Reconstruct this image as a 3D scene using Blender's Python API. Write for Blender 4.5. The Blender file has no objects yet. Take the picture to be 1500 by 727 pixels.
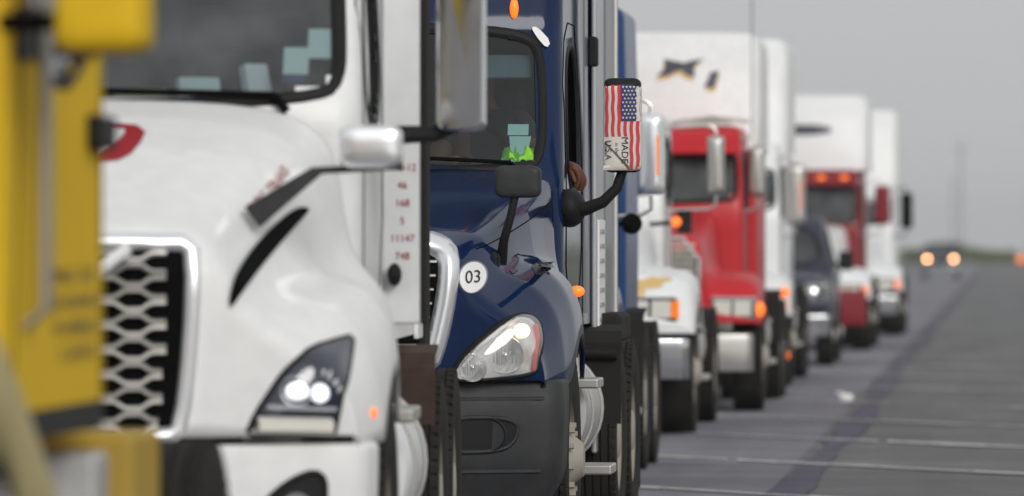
import bpy, bmesh, math, random
import numpy as np
from mathutils import Vector, Matrix
from mathutils.bvhtree import BVHTree
R = math.radians
random.seed(7)
scene = bpy.context.scene
COL = scene.collection

# ------------------------------------------------------------------ camera, sky, sun, exposure
cam_d = bpy.data.cameras.new('camera'); cam = bpy.data.objects.new('camera', cam_d); COL.objects.link(cam)
cam.location = (0, 0, 1.55)
cam.rotation_euler = (R(90 + 0.029), 0, R(4.498))
cam_d.lens = 216; cam_d.sensor_width = 36; cam_d.clip_end = 5000; cam_d.clip_start = 0.5
cam_d.dof.use_dof = True; cam_d.dof.focus_distance = 30.4; cam_d.dof.aperture_fstop = 2.9
scene.camera = cam
SUN_EL, SUN_AZ = 28, 28          # sun behind the camera, to its right, through thin high cloud
world = bpy.data.worlds.new('World'); scene.world = world; world.use_nodes = True
nt = world.node_tree; nt.nodes.clear()
wo = nt.nodes.new('ShaderNodeOutputWorld'); bg = nt.nodes.new('ShaderNodeBackground')
sk = nt.nodes.new('ShaderNodeTexSky'); sk.sky_type = 'NISHITA'; sk.sun_disc = False
sk.sun_elevation = R(SUN_EL); sk.sun_rotation = R(180 - SUN_AZ); sk.dust_density = 6.0; sk.air_density = 1.0
hs = nt.nodes.new('ShaderNodeHueSaturation'); hs.inputs['Saturation'].default_value = 0.25
mx = nt.nodes.new('ShaderNodeMix'); mx.data_type = 'RGBA'; mx.inputs[0].default_value = 0.86
mx.inputs[7].default_value = (5.0, 5.08, 5.15, 1)       # even veil of high cloud
nt.links.new(sk.outputs[0], hs.inputs['Color']); nt.links.new(hs.outputs[0], mx.inputs[6])
nt.links.new(mx.outputs[2], bg.inputs[0]); bg.inputs[1].default_value = 0.1
nt.links.new(bg.outputs[0], wo.inputs[0])
sun_d = bpy.data.lights.new('sun', 'SUN'); sun = bpy.data.objects.new('sun', sun_d); COL.objects.link(sun)
sun_d.energy = 1.4; sun_d.angle = R(28); sun_d.color = (1.0, 0.98, 0.95)
sun.rotation_euler = (R(90 - SUN_EL), 0, R(SUN_AZ)); sun.location = (20, -40, 40)
vs = scene.view_settings; vs.view_transform = 'Standard'; vs.look = 'None'; vs.exposure = 0.26; vs.gamma = 1; vs.use_curve_mapping = False
scene.cycles.max_bounces = 8; scene.cycles.transparent_max_bounces = 12

# ------------------------------------------------------------------ materials
MATS = {}
def newmat(name):
    m = bpy.data.materials.new(name); m.use_nodes = True; MATS[name] = m
    n = m.node_tree.nodes; return m, n, m.node_tree.links, n['Principled BSDF']
def surf(name, col, rough=0.5, metal=0.0, coat=0.0, dust=0.0, dustcol=(0.30, 0.28, 0.25), scale=3.0, bump=0.0, var=0.0, bscale=60.0, emit=None, es=0.0, spec=0.5):
    m, n, l, b = newmat(name)
    b.inputs['Metallic'].default_value = metal; b.inputs['Roughness'].default_value = rough
    b.inputs['Coat Weight'].default_value = coat; b.inputs['Coat Roughness'].default_value = 0.06
    b.inputs['Specular IOR Level'].default_value = spec
    tc = n.new('ShaderNodeTexCoord')
    nz = n.new('ShaderNodeTexNoise'); nz.inputs['Scale'].default_value = scale; nz.inputs['Detail'].default_value = 6; nz.inputs['Roughness'].default_value = 0.65
    l.new(tc.outputs['Object'], nz.inputs['Vector'])
    src = n.new('ShaderNodeRGB'); src.outputs[0].default_value = (*col, 1); out = src.outputs[0]
    if var:
        v = n.new('ShaderNodeHueSaturation'); mr = n.new('ShaderNodeMapRange')
        mr.inputs[1].default_value = 0.3; mr.inputs[2].default_value = 0.7; mr.inputs[3].default_value = 1 - var; mr.inputs[4].default_value = 1 + var
        n2 = n.new('ShaderNodeTexNoise'); n2.inputs['Scale'].default_value = scale * 4.3; n2.inputs['Detail'].default_value = 5
        l.new(tc.outputs['Object'], n2.inputs['Vector']); l.new(n2.outputs[0], mr.inputs[0]); l.new(mr.outputs[0], v.inputs['Value'])
        l.new(out, v.inputs['Color']); out = v.outputs[0]
    if dust:
        mr = n.new('ShaderNodeMapRange'); mr.inputs[1].default_value = 0.35; mr.inputs[2].default_value = 0.75; mr.inputs[3].default_value = dust * 0.25; mr.inputs[4].default_value = dust
        l.new(nz.outputs[0], mr.inputs[0])
        mixn = n.new('ShaderNodeMix'); mixn.data_type = 'RGBA'; l.new(mr.outputs[0], mixn.inputs[0]); l.new(out, mixn.inputs[6]); mixn.inputs[7].default_value = (*dustcol, 1)
        out = mixn.outputs[2]
        mr2 = n.new('ShaderNodeMapRange'); mr2.inputs[1].default_value = 0.3; mr2.inputs[2].default_value = 0.75; mr2.inputs[3].default_value = rough; mr2.inputs[4].default_value = min(1, rough + 0.35 * dust + 0.08)
        l.new(nz.outputs[0], mr2.inputs[0]); l.new(mr2.outputs[0], b.inputs['Roughness'])
    l.new(out, b.inputs['Base Color'])
    if bump:
        nb = n.new('ShaderNodeTexNoise'); nb.inputs['Scale'].default_value = bscale; nb.inputs['Detail'].default_value = 4
        l.new(tc.outputs['Object'], nb.inputs['Vector'])
        bp = n.new('ShaderNodeBump'); bp.inputs['Strength'].default_value = bump; bp.inputs['Distance'].default_value = 0.01
        l.new(nb.outputs[0], bp.inputs['Height']); l.new(bp.outputs[0], b.inputs['Normal'])
    if emit: b.inputs['Emission Color'].default_value = (*emit, 1); b.inputs['Emission Strength'].default_value = es
    return m
def paint(name, col, dust=0.15, rough=0.35, coat=0.3, spec=.4): return surf(name, col, rough=rough, coat=coat, dust=dust, bump=0.004, bscale=9, var=0.04, spec=spec)
def glassmat(name, tint, refl=0.04, haze=(0.3, 0.33, 0.33), hz=0.08):
    m, n, l, b = newmat(name); n.remove(b)
    o = n['Material Output']; tr = n.new('ShaderNodeBsdfTransparent'); tr.inputs[0].default_value = (*tint, 1)
    gl = n.new('ShaderNodeBsdfGlossy'); gl.inputs['Roughness'].default_value = 0.02; gl.inputs[0].default_value = (1, 1, 1, 1)
    df = n.new('ShaderNodeBsdfDiffuse'); df.inputs[0].default_value = (*haze, 1)
    ge = n.new('ShaderNodeNewGeometry'); dt = n.new('ShaderNodeVectorMath'); dt.operation = 'DOT_PRODUCT'; l.new(ge.outputs['Normal'], dt.inputs[0]); l.new(ge.outputs['Incoming'], dt.inputs[1])
    def mth(op, a, c=None):
        k = n.new('ShaderNodeMath'); k.operation = op
        for i_, q in enumerate((a, c)):
            if q is None: continue
            if isinstance(q, (int, float)): k.inputs[i_].default_value = q
            else: l.new(q, k.inputs[i_])
        return k.outputs[0]
    ad = mth('ADD', mth('MULTIPLY', mth('POWER', mth('SUBTRACT', 1.0, mth('ABSOLUTE', dt.outputs['Value'])), 5.0), 0.92), 0.04 + refl)   # Schlick reflectance of a two-sided pane
    tc = n.new('ShaderNodeTexCoord'); nz = n.new('ShaderNodeTexNoise'); nz.inputs['Scale'].default_value = 2.5; nz.inputs['Detail'].default_value = 8
    l.new(tc.outputs['Object'], nz.inputs[0]); mr = n.new('ShaderNodeMapRange'); mr.inputs[1].default_value = .3; mr.inputs[2].default_value = .75; mr.inputs[3].default_value = hz * .4; mr.inputs[4].default_value = hz * 1.6
    l.new(nz.outputs[0], mr.inputs[0])
    m1 = n.new('ShaderNodeMixShader'); m2 = n.new('ShaderNodeMixShader')
    l.new(mr.outputs[0], m1.inputs[0]); l.new(tr.outputs[0], m1.inputs[1]); l.new(df.outputs[0], m1.inputs[2])
    l.new(ad, m2.inputs[0]); l.new(m1.outputs[0], m2.inputs[1]); l.new(gl.outputs[0], m2.inputs[2]); l.new(m2.outputs[0], o.inputs[0])
    return m
M = {}
M['blue'] = paint('blue_paint', (0.0035, 0.0155, 0.058), dust=0.0, rough=.09, coat=0, spec=.3)
M['blue2'] = paint('mid_blue_paint', (0.010, 0.045, 0.16), dust=0.04, rough=.2, coat=0, spec=.3)
M['navy'] = paint('navy_paint', (0.008, 0.013, 0.032), dust=0.08)
M['white'] = paint('white_paint', (0.76, 0.765, 0.76), dust=0.10, coat=.1, rough=.42)
M['white2'] = paint('aged_white_paint', (0.74, 0.755, 0.76), dust=0.12)
M['red'] = paint('red_paint', (0.46, 0.008, 0.016), dust=0.04, coat=.1, spec=.3)
M['maroon'] = paint('maroon_paint', (0.20, 0.008, 0.016), dust=0.05, coat=.1, spec=.3)
M['yellow'] = paint('yellow_paint', (0.70, 0.45, 0.014), dust=0.06, rough=.7, coat=0, spec=.12)
M['cream'] = surf('cream_fibreglass', (0.44, 0.37, 0.17), rough=.7, dust=.25, spec=.15)
M['lampglass'] = surf('frosted_lamp_glass', (0.72, 0.70, 0.62), rough=.25, dust=.2)
M['grey'] = paint('grey_panel_paint', (0.16, 0.17, 0.2), dust=0.2)
M['silver'] = surf('silver_panel', (0.55, 0.56, 0.58), rough=.3, metal=.6, dust=.2)
M['chrome'] = surf('chrome', (0.82, 0.83, 0.85), rough=0.07, metal=1.0, dust=.08)
M['dullchrome'] = surf('dull_aluminium', (0.62, 0.61, 0.58), rough=0.32, metal=0.9, dust=0.35, bump=.05)
M['steel'] = surf('painted_steel_rim', (0.36, 0.33, 0.28), rough=0.55, metal=0.2, dust=0.5, scale=7)
M['plastic'] = surf('black_plastic', (0.009, 0.009, 0.010), rough=0.5, dust=0.03, spec=.16, bump=.12, bscale=220)
M['bumperplastic'] = surf('charcoal_bumper_plastic', (0.017, 0.019, 0.022), rough=0.5, dust=0.09, spec=.3, bump=.15, bscale=160, var=.25)
M['rubber'] = surf('tyre_rubber', (0.012, 0.012, 0.012), rough=0.85, dust=0.2, dustcol=(.10, .09, .07), scale=5, spec=.2)
M['flap'] = surf('mudflap_rubber', (0.014, 0.014, 0.014), rough=0.8, dust=0.12, dustcol=(.11, .095, .08), scale=6, spec=.2)
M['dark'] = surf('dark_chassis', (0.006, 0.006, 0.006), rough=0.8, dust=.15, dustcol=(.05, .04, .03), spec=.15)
M['brightchrome'] = surf('bright_plated_trim', (0.93, 0.94, 0.96), rough=0.3, metal=.75)
M['lensclear'] = glassmat('clear_lamp_cover', (0.96, 0.97, 1.0), hz=.006, haze=(.6, .65, .7), refl=.03)
M['lamphouse'] = surf('lamp_housing_navy', (0.008, 0.012, 0.03), rough=.15)
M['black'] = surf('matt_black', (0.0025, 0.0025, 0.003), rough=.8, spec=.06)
M['liner'] = surf('cab_liner_fabric', (0.018, 0.019, 0.022), rough=.95, spec=.1)
M['seat'] = surf('seat_fabric', (0.022, 0.023, 0.028), rough=.95, bump=.1, spec=.1)
M['glass'] = glassmat('windshield_glass', (0.50, 0.64, 0.64), hz=.018, refl=.01)
M['glassdustglare'] = glassmat('dusty_glare_windshield_glass', (0.56, 0.64, 0.66), hz=.17, haze=(.42, .45, .46), refl=-.025)  # diffuse veil paints dust and sky glare onto the pane
M['lens'] = glassmat('headlight_lens', (0.97, 0.97, 0.97), hz=.16, haze=(.8, .8, .78), refl=.03)
M['mirror'] = surf('mirror_glass', (0.85, 0.87, 0.88), rough=.02, metal=1)
M['reflector'] = surf('lamp_reflector', (0.86, 0.86, 0.85), rough=.22, metal=.85)
M['amber'] = surf('amber_lens', (0.75, 0.16, 0.015), rough=.25, emit=(1, .23, .02), es=.35)
M['amberlit'] = surf('amber_lamp_lit', (0.8, 0.2, 0.02), rough=.3, emit=(1, .17, .02), es=.9)
M['redlens'] = surf('red_reflector', (0.55, 0.03, 0.02), rough=.3)
M['lampwarm'] = surf('lit_bulb_warm', (1, .9, .7), rough=.4, emit=(1, .62, .33), es=2.0)
M['lampwhite'] = surf('lit_bulb_white', (1, 1, 1), rough=.4, emit=(.93, .96, 1), es=1.0)
M['carlamp'] = surf('lit_car_headlamp', (1, .8, .6), rough=.4, emit=(1, .45, .19), es=17)
M['decalred'] = surf('red_vinyl', (0.30, 0.004, 0.012), rough=.5, spec=.2)
M['decalnavy'] = surf('navy_vinyl', (0.02, 0.022, 0.045), rough=.45, dust=.1)
M['decalgold'] = surf('gold_vinyl', (0.62, 0.42, 0.16), rough=.45, dust=.1)
M['decalwhite'] = surf('white_vinyl', (0.8, 0.8, 0.79), rough=.4, dust=.08)
M['decalblack'] = surf('black_vinyl', (0.008, 0.008, 0.008), rough=.5)
M['decalfaint'] = surf('faded_dark_vinyl', (0.10, 0.075, 0.02), rough=.6, dust=.3)
M['paper'] = surf('paper_permit', (0.62, 0.70, 0.67), rough=.8, emit=None)
M['hivis'] = surf('hi_vis_fabric', (0.24, 0.60, 0.04), rough=.8, bump=.3, bscale=30)
M['skin'] = surf('skin', (0.24, 0.085, 0.045), rough=.5, var=.08)
M['shirt'] = surf('dark_shirt', (0.03, 0.032, 0.04), rough=.9)
M['sockwhite'] = surf('flag_cloth_white', (0.72, 0.68, 0.63), rough=.85, dust=.2, bump=.2, bscale=40)
M['sockred'] = surf('flag_cloth_red', (0.60, 0.035, 0.045), rough=.85, dust=.12, bump=.2, bscale=40)
M['sockblue'] = surf('flag_cloth_blue', (0.025, 0.035, 0.13), rough=.85, dust=.12, bump=.2, bscale=40)
M['rust'] = surf('rusty_steel', (0.04, 0.02, 0.012), rough=.8, var=.3, bump=.2)
M['litter'] = surf('white_plastic_litter', (0.8, 0.8, 0.8), rough=.5)
M['pole'] = surf('weathered_pole_wood', (0.22, 0.2, 0.18), rough=.9)
M['leaf'] = surf('scrub_foliage', (0.10, 0.125, 0.035), rough=.8, var=.4, scale=.4)
M['ochre'] = surf('dirty_ochre_steel', (0.42, 0.27, 0.02), rough=.8, dust=.3, scale=8, spec=.15)
M['tank'] = surf('brushed_tank', (0.50, 0.50, 0.49), rough=.4, metal=.5, dust=.35)

def asphalt(name, col, fleck=.25):
    m, n, l, b = newmat(name); b.inputs['Roughness'].default_value = .85
    tc = n.new('ShaderNodeTexCoord')
    def noise(sc, det=5, rough=.6, stretch=None):
        z = n.new('ShaderNodeTexNoise'); z.inputs['Scale'].default_value = sc; z.inputs['Detail'].default_value = det; z.inputs['Roughness'].default_value = rough
        if stretch:
            mp = n.new('ShaderNodeMapping'); mp.inputs['Scale'].default_value = stretch; l.new(tc.outputs['Object'], mp.inputs[0]); l.new(mp.outputs[0], z.inputs[0])
        else: l.new(tc.outputs['Object'], z.inputs[0])
        return z
    def scaled(src, lo, hi, a=.3, b_=.7):
        r = n.new('ShaderNodeMapRange'); r.inputs[1].default_value = a; r.inputs[2].default_value = b_; r.inputs[3].default_value = lo; r.inputs[4].default_value = hi; l.new(src, r.inputs[0]); return r.outputs[0]
    def mul(a, c):
        k = n.new('ShaderNodeMath'); k.operation = 'MULTIPLY'; l.new(a, k.inputs[0]); l.new(c, k.inputs[1]); return k.outputs[0]
    f = mul(scaled(noise(.35).outputs[0], .76, 1.2), scaled(noise(6, 4).outputs[0], .9, 1.1))
    f = mul(f, scaled(noise(90, 2, .8).outputs[0], 1 - fleck, 1 + fleck))
    f = mul(f, scaled(noise(1.6, 4, .6, (1, .05, 1)).outputs[0], .84, 1.14))          # wear along the lane
    f = mul(f, scaled(noise(1.1, 6, .7, (.22, 1, 1)).outputs[0], .78, 1.18))           # patches across it
    h = n.new('ShaderNodeHueSaturation'); h.inputs['Color'].default_value = (*col, 1); l.new(f, h.inputs['Value']); l.new(h.outputs[0], b.inputs['Base Color'])
    bp = n.new('ShaderNodeBump'); bp.inputs['Strength'].default_value = .4; bp.inputs['Distance'].default_value = .006; l.new(noise(120, 3).outputs[0], bp.inputs['Height']); l.new(bp.outputs[0], b.inputs['Normal'])
    return m
M['road'] = asphalt('asphalt', (0.125, 0.125, 0.128))
M['lane'] = asphalt('worn_asphalt', (0.168, 0.167, 0.192))
M['tar'] = asphalt('tar_seal', (0.078, 0.075, 0.105))
M['line'] = asphalt('worn_line_paint', (0.50, 0.49, 0.475), .55)
M['verge'] = asphalt('dry_grass_verge', (0.12, 0.12, 0.06))

# ------------------------------------------------------------------ mesh helpers
def link_mesh(name, verts, faces, mat, parent=None, angle=35, sub=0, bevel=0, solid=0, smooth=True):
    me = bpy.data.meshes.new(name); me.from_pydata([tuple(v) for v in verts], [], [tuple(f) for f in faces]); me.validate()
    bm = bmesh.new(); bm.from_mesh(me); bmesh.ops.recalc_face_normals(bm, faces=bm.faces); bm.to_mesh(me); bm.free()
    if smooth:
        me.polygons.foreach_set('use_smooth', [True] * len(me.polygons)); me.set_sharp_from_angle(angle=R(angle))
    me.materials.append(M[mat]); o = bpy.data.objects.new(name, me); COL.objects.link(o); o.parent = parent
    if bevel:
        b = o.modifiers.new('bevel', 'BEVEL'); b.width = bevel; b.segments = 2; b.limit_method = 'ANGLE'; b.angle_limit = R(40); b.harden_normals = True
    if sub:
        s = o.modifiers.new('sub', 'SUBSURF'); s.levels = sub; s.render_levels = sub
    if solid:
        s = o.modifiers.new('solid', 'SOLIDIFY'); s.thickness = solid; s.offset = -1
    return o
class G:
    def __init__(s): s.v = []; s.f = []
    def add(s, v, f):
        n = len(s.v); s.v += [Vector(p) for p in v]; s.f += [tuple(i + n for i in q) for q in f]; return s
    def box(s, c, d, rz=0, rx=0, ry=0):
        m = Matrix.Translation(c) @ Matrix.Rotation(rz, 4, 'Z') @ Matrix.Rotation(ry, 4, 'Y') @ Matrix.Rotation(rx, 4, 'X')
        v = [m @ Vector((i * d[0] / 2, j * d[1] / 2, k * d[2] / 2)) for i in (-1, 1) for j in (-1, 1) for k in (-1, 1)]
        return s.add(v, [(0, 1, 3, 2), (4, 6, 7, 5), (0, 4, 5, 1), (2, 3, 7, 6), (0, 2, 6, 4), (1, 5, 7, 3)])
    def cyl(s, p0, p1, r, r1=None, n=16): return s.tube([p0, p1], [r, r if r1 is None else r1], n)
    def tube(s, path, r, n=8):
        P = [Vector(p) for p in path]; rr = r if isinstance(r, (list, tuple)) else [r] * len(P)
        V = []; up = None
        for i, p in enumerate(P):
            t = (P[min(i + 1, len(P) - 1)] - P[max(i - 1, 0)]).normalized()
            if up is None:
                a = Vector((0, 0, 1)) if abs(t.z) < .9 else Vector((1, 0, 0)); up = (a - t * a.dot(t)).normalized()
            else: up = (up - t * up.dot(t)).normalized()
            w = t.cross(up)
            for k in range(n):
                a = 2 * math.pi * k / n; V.append(p + (up * math.cos(a) + w * math.sin(a)) * rr[i])
        F = [(i * n + k, i * n + (k + 1) % n, (i + 1) * n + (k + 1) % n, (i + 1) * n + k) for i in range(len(P) - 1) for k in range(n)]
        F += [tuple(range(n)), tuple(range((len(P) - 1) * n, len(P) * n))]
        return s.add(V, F)
    def lathe(s, prof, c=(0, 0, 0), axis='x', n=32, closed=False):
        c = Vector(c); V = []; m = len(prof)
        for k in range(n):
            a = 2 * math.pi * k / n
            for (rad, h) in prof:
                ca, sa = rad * math.cos(a), rad * math.sin(a)
                V.append(c + (Vector((h, ca, sa)) if axis == 'x' else Vector((ca, h, sa)) if axis == 'y' else Vector((ca, sa, h))))
        F = []
        for k in range(n):
            k2 = (k + 1) % n
            for i in range(m if closed else m - 1): F.append((k * m + i, k * m + (i + 1) % m, k2 * m + (i + 1) % m, k2 * m + i))
        return s.add(V, F)
    def prism(s, out, axis, a0, a1):
        n = len(out); V = []
        for a in (a0, a1):
            for (p, q) in out: V.append((p, a, q) if axis == 'y' else (a, p, q) if axis == 'x' else (p, q, a))
        return s.add(V, [tuple(range(n)), tuple(range(n, 2 * n))] + [(i, (i + 1) % n, n + (i + 1) % n, n + i) for i in range(n)])
    def ball(s, c, r, n=12, sc=(1, 1, 1)):
        prof = [(r * math.sin(math.pi * i / n), -r * math.cos(math.pi * i / n)) for i in range(n + 1)]
        prof[0] = (1e-4, -r); prof[-1] = (1e-4, r)
        g = G().lathe(prof, axis='z', n=n * 2)
        return s.add([Vector((v.x * sc[0], v.y * sc[1], v.z * sc[2])) + Vector(c) for v in g.v], g.f)
    def build(s, name, mat, parent=None, **k): return link_mesh(name, s.v, s.f, mat, parent, **k)
def mx_(pts, sx): return [(sx * p[0], *p[1:]) for p in pts]
def bvh_of(o):
    dg = bpy.context.evaluated_depsgraph_get(); dg.update(); e = o.evaluated_get(dg); me = e.to_mesh()
    b = BVHTree.FromPolygons([v.co.copy() for v in me.vertices], [tuple(p.vertices) for p in me.polygons]); e.to_mesh_clear(); return b
def chaikin(p, it=2):
    for _ in range(it):
        q = []
        for i in range(len(p)):
            a, b = np.array(p[i], float), np.array(p[(i + 1) % len(p)], float); q += [tuple(a * .75 + b * .25), tuple(a * .25 + b * .75)]
        p = q
    return p
def sym(half): return half + [(-x, z) for (x, z) in reversed(half) if abs(x) > 1e-6]
def dense(p, step=.05):
    q = []
    for i in range(len(p)):
        a, b = np.array(p[i], float), np.array(p[(i + 1) % len(p)], float); k = max(1, int(np.linalg.norm(b - a) / step))
        q += [tuple(a + (b - a) * t / k) for t in range(k)]
    return q
def hit(b, axis, u, w, side=1):
    if axis == 'y': o, d = Vector((u, -6, w)), Vector((0, 1, 0))
    elif axis == 'x': o, d = Vector((6 * side, u, w)), Vector((-side, 0, 0))
    else: o, d = Vector((u, w, 9)), Vector((0, 0, -1))
    h = b.ray_cast(o, d)
    if h[0] is None:
        g = Vector((u, .3, w)) if axis == 'y' else Vector((1.1 * side, u, w)) if axis == 'x' else Vector((u, w, 2))
        h = b.find_nearest(g)
        p = h[0].copy()
        if axis == 'y': p.x, p.z = u, w
        elif axis == 'x': p.y, p.z = u, w
        return p, (-d)
    nn = h[1]
    if nn.dot(d) > 0: nn = -nn
    return h[0], nn
def patch(b, out, axis='y', off=.004, bulge=0., rings=6, side=1, alongn=True):
    c = np.mean(np.array(out), axis=0); n = len(out); V = []; F = []
    for k in range(rings + 1):
        t = 1 - k / (rings + .0)
        for (u, w) in (out if k < rings else [tuple(c)]):
            uu, ww = c[0] + (u - c[0]) * t, c[1] + (w - c[1]) * t
            p, nn = hit(b, axis, uu, ww, side)
            d = nn if alongn else (Vector((0, -1, 0)) if axis == 'y' else Vector((side, 0, 0)))
            V.append(p + d * (off + bulge * (1 - t * t)))
    for k in range(rings - 1):
        F += [(k * n + i, k * n + (i + 1) % n, (k + 1) * n + (i + 1) % n, (k + 1) * n + i) for i in range(n)]
    k = rings - 1; F += [(k * n + i, k * n + (i + 1) % n, rings * n) for i in range(n)]
    return G().add(V, F)
def ring(b, out, w_out, w_in, h, axis='y', side=1, m=6, base=-.01):
    pts = np.array(out, float); n = len(pts)
    tg = np.roll(pts, -1, 0) - np.roll(pts, 1, 0); nl = np.stack([tg[:, 1], -tg[:, 0]], 1); nl /= (np.linalg.norm(nl, axis=1)[:, None] + 1e-9)
    area = .5 * np.sum(pts[:, 0] * np.roll(pts[:, 1], -1) - np.roll(pts[:, 0], -1) * pts[:, 1])
    if area < 0: nl = -nl
    V = []; F = []
    for i in range(n):
        p0, nn = hit(b, axis, pts[i][0], pts[i][1], side)
        for k in range(m + 1):
            t = k / m; o = w_out + (-w_in - w_out) * t; q = pts[i] + nl[i] * o
            p, _ = hit(b, axis, q[0], q[1], side); V.append(p + nn * (base + (h - base) * math.sin(math.pi * t) ** .5))
    for i in range(n):
        j = (i + 1) % n
        F += [(i * (m + 1) + k, i * (m + 1) + k + 1, j * (m + 1) + k + 1, j * (m + 1) + k) for k in range(m)]
    return G().add(V, F)
def inpoly(p, q):
    x, y = p; c = False; n = len(q)
    for i in range(n):
        x1, y1 = q[i]; x2, y2 = q[(i + 1) % n]
        if (y1 > y) != (y2 > y) and x < (x2 - x1) * (y - y1) / (y2 - y1) + x1: c = not c
    return c
def text_geo(body, size):
    cu = bpy.data.curves.new('lettering', 'FONT'); cu.body = body; cu.size = size; cu.align_x = 'CENTER'; cu.align_y = 'CENTER'
    o = bpy.data.objects.new('lettering', cu); COL.objects.link(o)
    dg = bpy.context.evaluated_depsgraph_get(); dg.update()
    me = bpy.data.meshes.new_from_object(o.evaluated_get(dg)); v = [tuple(p.co) for p in me.vertices]; f = [tuple(p.vertices) for p in me.polygons]
    bpy.data.objects.remove(o); bpy.data.curves.remove(cu); bpy.data.meshes.remove(me); return v, f
def thing(name, label, cat, loc=(0, 0, 0), rz=0, group=None):
    o = bpy.data.objects.new(name, None); COL.objects.link(o); o.location = loc; o.rotation_euler = (0, 0, rz)
    o['label'] = label; o['category'] = cat
    if group: o['group'] = group
    return o
def tag(o, label, cat, group=None):
    o['label'] = label; o['category'] = cat
    if group: o['group'] = group
    return o
def struct(o): o['kind'] = 'structure'; return o

# ------------------------------------------------------------------ lofted bodies
def zloft(keys, res=.05, top=.08, holes=()):
    """keys: rows z, yf, yb, hwf, hwb, rf, rb, bulge -> verts, kept faces, all faces"""
    K = np.array(keys, float); z0, z1 = K[0, 0], K[-1, 0]
    nz = max(6, int((z1 - z0 - top) / res)); zs = np.linspace(z0, z1 - top, nz); rows = []
    for z in zs: rows.append([z] + [np.interp(z, K[:, 0], K[:, c]) for c in range(1, 8)])
    A = np.array(rows); B = A.copy()
    for _ in range(3): B[1:-1, 1:] = .25 * B[:-2, 1:] + .5 * B[1:-1, 1:] + .25 * B[2:, 1:]
    rows = [list(r) for r in B]; last = rows[-1]
    if top > 0:
        for i in range(1, 6):
            a = i / 5 * math.pi / 2; ins = top * (1 - math.cos(a)); r = list(last)
            r[0] = z1 - top + top * math.sin(a); r[1] += ins; r[2] -= ins; r[3] -= ins; r[4] -= ins; rows.append(r)
    nf = max(4, int(1.0 / res)); ns = max(4, int((K[:, 2].max() - K[:, 1].min()) / res)); na = 5
    V = []; cnt = 0
    for (z, yf, yb, hf, hb, rf, rb, b) in rows:
        half = []
        for i in range(nf + 1):
            x = (hf - rf) * i / nf; half.append((x, yf + b * (x / hf) ** 2))
        yc = yf + b * ((hf - rf) / hf) ** 2 + rf
        for i in range(1, na + 1):
            a = math.pi / 2 * i / na; half.append((hf - rf + rf * math.sin(a), yc - rf * math.cos(a)))
        for i in range(1, ns):
            t = i / ns; half.append((hf + (hb - hf) * t, yc + (yb - rb - yc) * t))
        for i in range(na + 1):
            a = math.pi / 2 * i / na; half.append((hb - rb + rb * math.cos(a), yb - rb + rb * math.sin(a)))
        half.append((0, yb))
        loop = half + [(-x, y) for (x, y) in reversed(half[1:-1])]
        cnt = len(loop); V += [(x, y, z) for (x, y) in loop]
    nr = len(rows); F = []
    for i in range(nr - 1):
        for k in range(cnt): F.append((i * cnt + k, i * cnt + (k + 1) % cnt, (i + 1) * cnt + (k + 1) % cnt, (i + 1) * cnt + k))
    caps = [tuple(range(cnt)), tuple(range((nr - 1) * cnt, nr * cnt))]
    keep = []
    ymid = K[:, 1].max() + .35; hwm = K[:, 3].max()
    for f in F:
        c = np.mean([V[i] for i in f], axis=0); drop = False
        for (ax, poly) in holes:
            if ax == 'y' and c[1] < ymid and inpoly((c[0], c[2]), poly): drop = True
            if ax == 'x' and abs(c[0]) > .75 * hwm and inpoly((c[1], c[2]), poly): drop = True
        if not drop: keep.append(f)
    return V, keep + caps, F + caps
def shrink(p, d):
    pts = np.array(p, float); tg = np.roll(pts, -1, 0) - np.roll(pts, 1, 0); nl = np.stack([tg[:, 1], -tg[:, 0]], 1); nl /= (np.linalg.norm(nl, axis=1)[:, None] + 1e-9)
    if .5 * np.sum(pts[:, 0] * np.roll(pts[:, 1], -1) - np.roll(pts[:, 0], -1) * pts[:, 1]) < 0: nl = -nl
    return [tuple(q) for q in pts - nl * d]
def build_cab(root, keys, mat, wind=None, door=None, res=.05, top=.08, glass='glass', liner=True, seal=.028, open_left=False, split=False, sealmat='plastic'):
    holes = []
    if wind: wind = dense(chaikin(wind, 2), .06); holes.append(('y', shrink(wind, .012)))
    if door: door = dense(chaikin(door, 2), .06); holes.append(('x', shrink(door, .012)))
    V, F, FA = zloft(keys, res, top, holes)
    cab = link_mesh('cab', V, F, mat, root, angle=50)
    b = BVHTree.FromPolygons([Vector(v) for v in V], FA)
    if liner:
        K = [(k[0] + .04 if i == 0 else k[0] - .04 if i == len(keys) - 1 else k[0], k[1] + .05, k[2] - .05, k[3] - .05, k[4] - .05, max(.02, k[5] - .02), k[6], k[7]) for i, k in enumerate(keys)]
        hl = [(a, shrink(p, -.05)) for a, p in [(h[0], h[1]) for h in holes]]
        V2, F2, _ = zloft(K, max(res, .06), .06, hl)
        link_mesh('cab_liner', V2, F2, 'liner', root)
    if wind:
        patch(b, wind, 'y', off=-.012).build('windshield', glass, root)
        ring(b, wind, seal, seal * .7, .012).build('windshield_seal', sealmat, root)
        if split:
            zs = [p[1] for p in wind]; g = []
            for z in np.linspace(min(zs) + .01, max(zs) - .01, 8): p, nn = hit(b, 'y', 0, z); g.append(p + Vector((0, -.004, 0)))
            G().tube(g, .022, 6).build('windshield_divider', sealmat, root)
    if door:
        for sd in (1, -1):
            if not (open_left and sd == 1): patch(b, door, 'x', off=-.012, side=sd).build('door_window', glass, root)
            ring(b, door, seal * .8, seal * .6, .008, 'x', sd).build('window_seal', 'plastic', root)
    return cab, b
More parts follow.
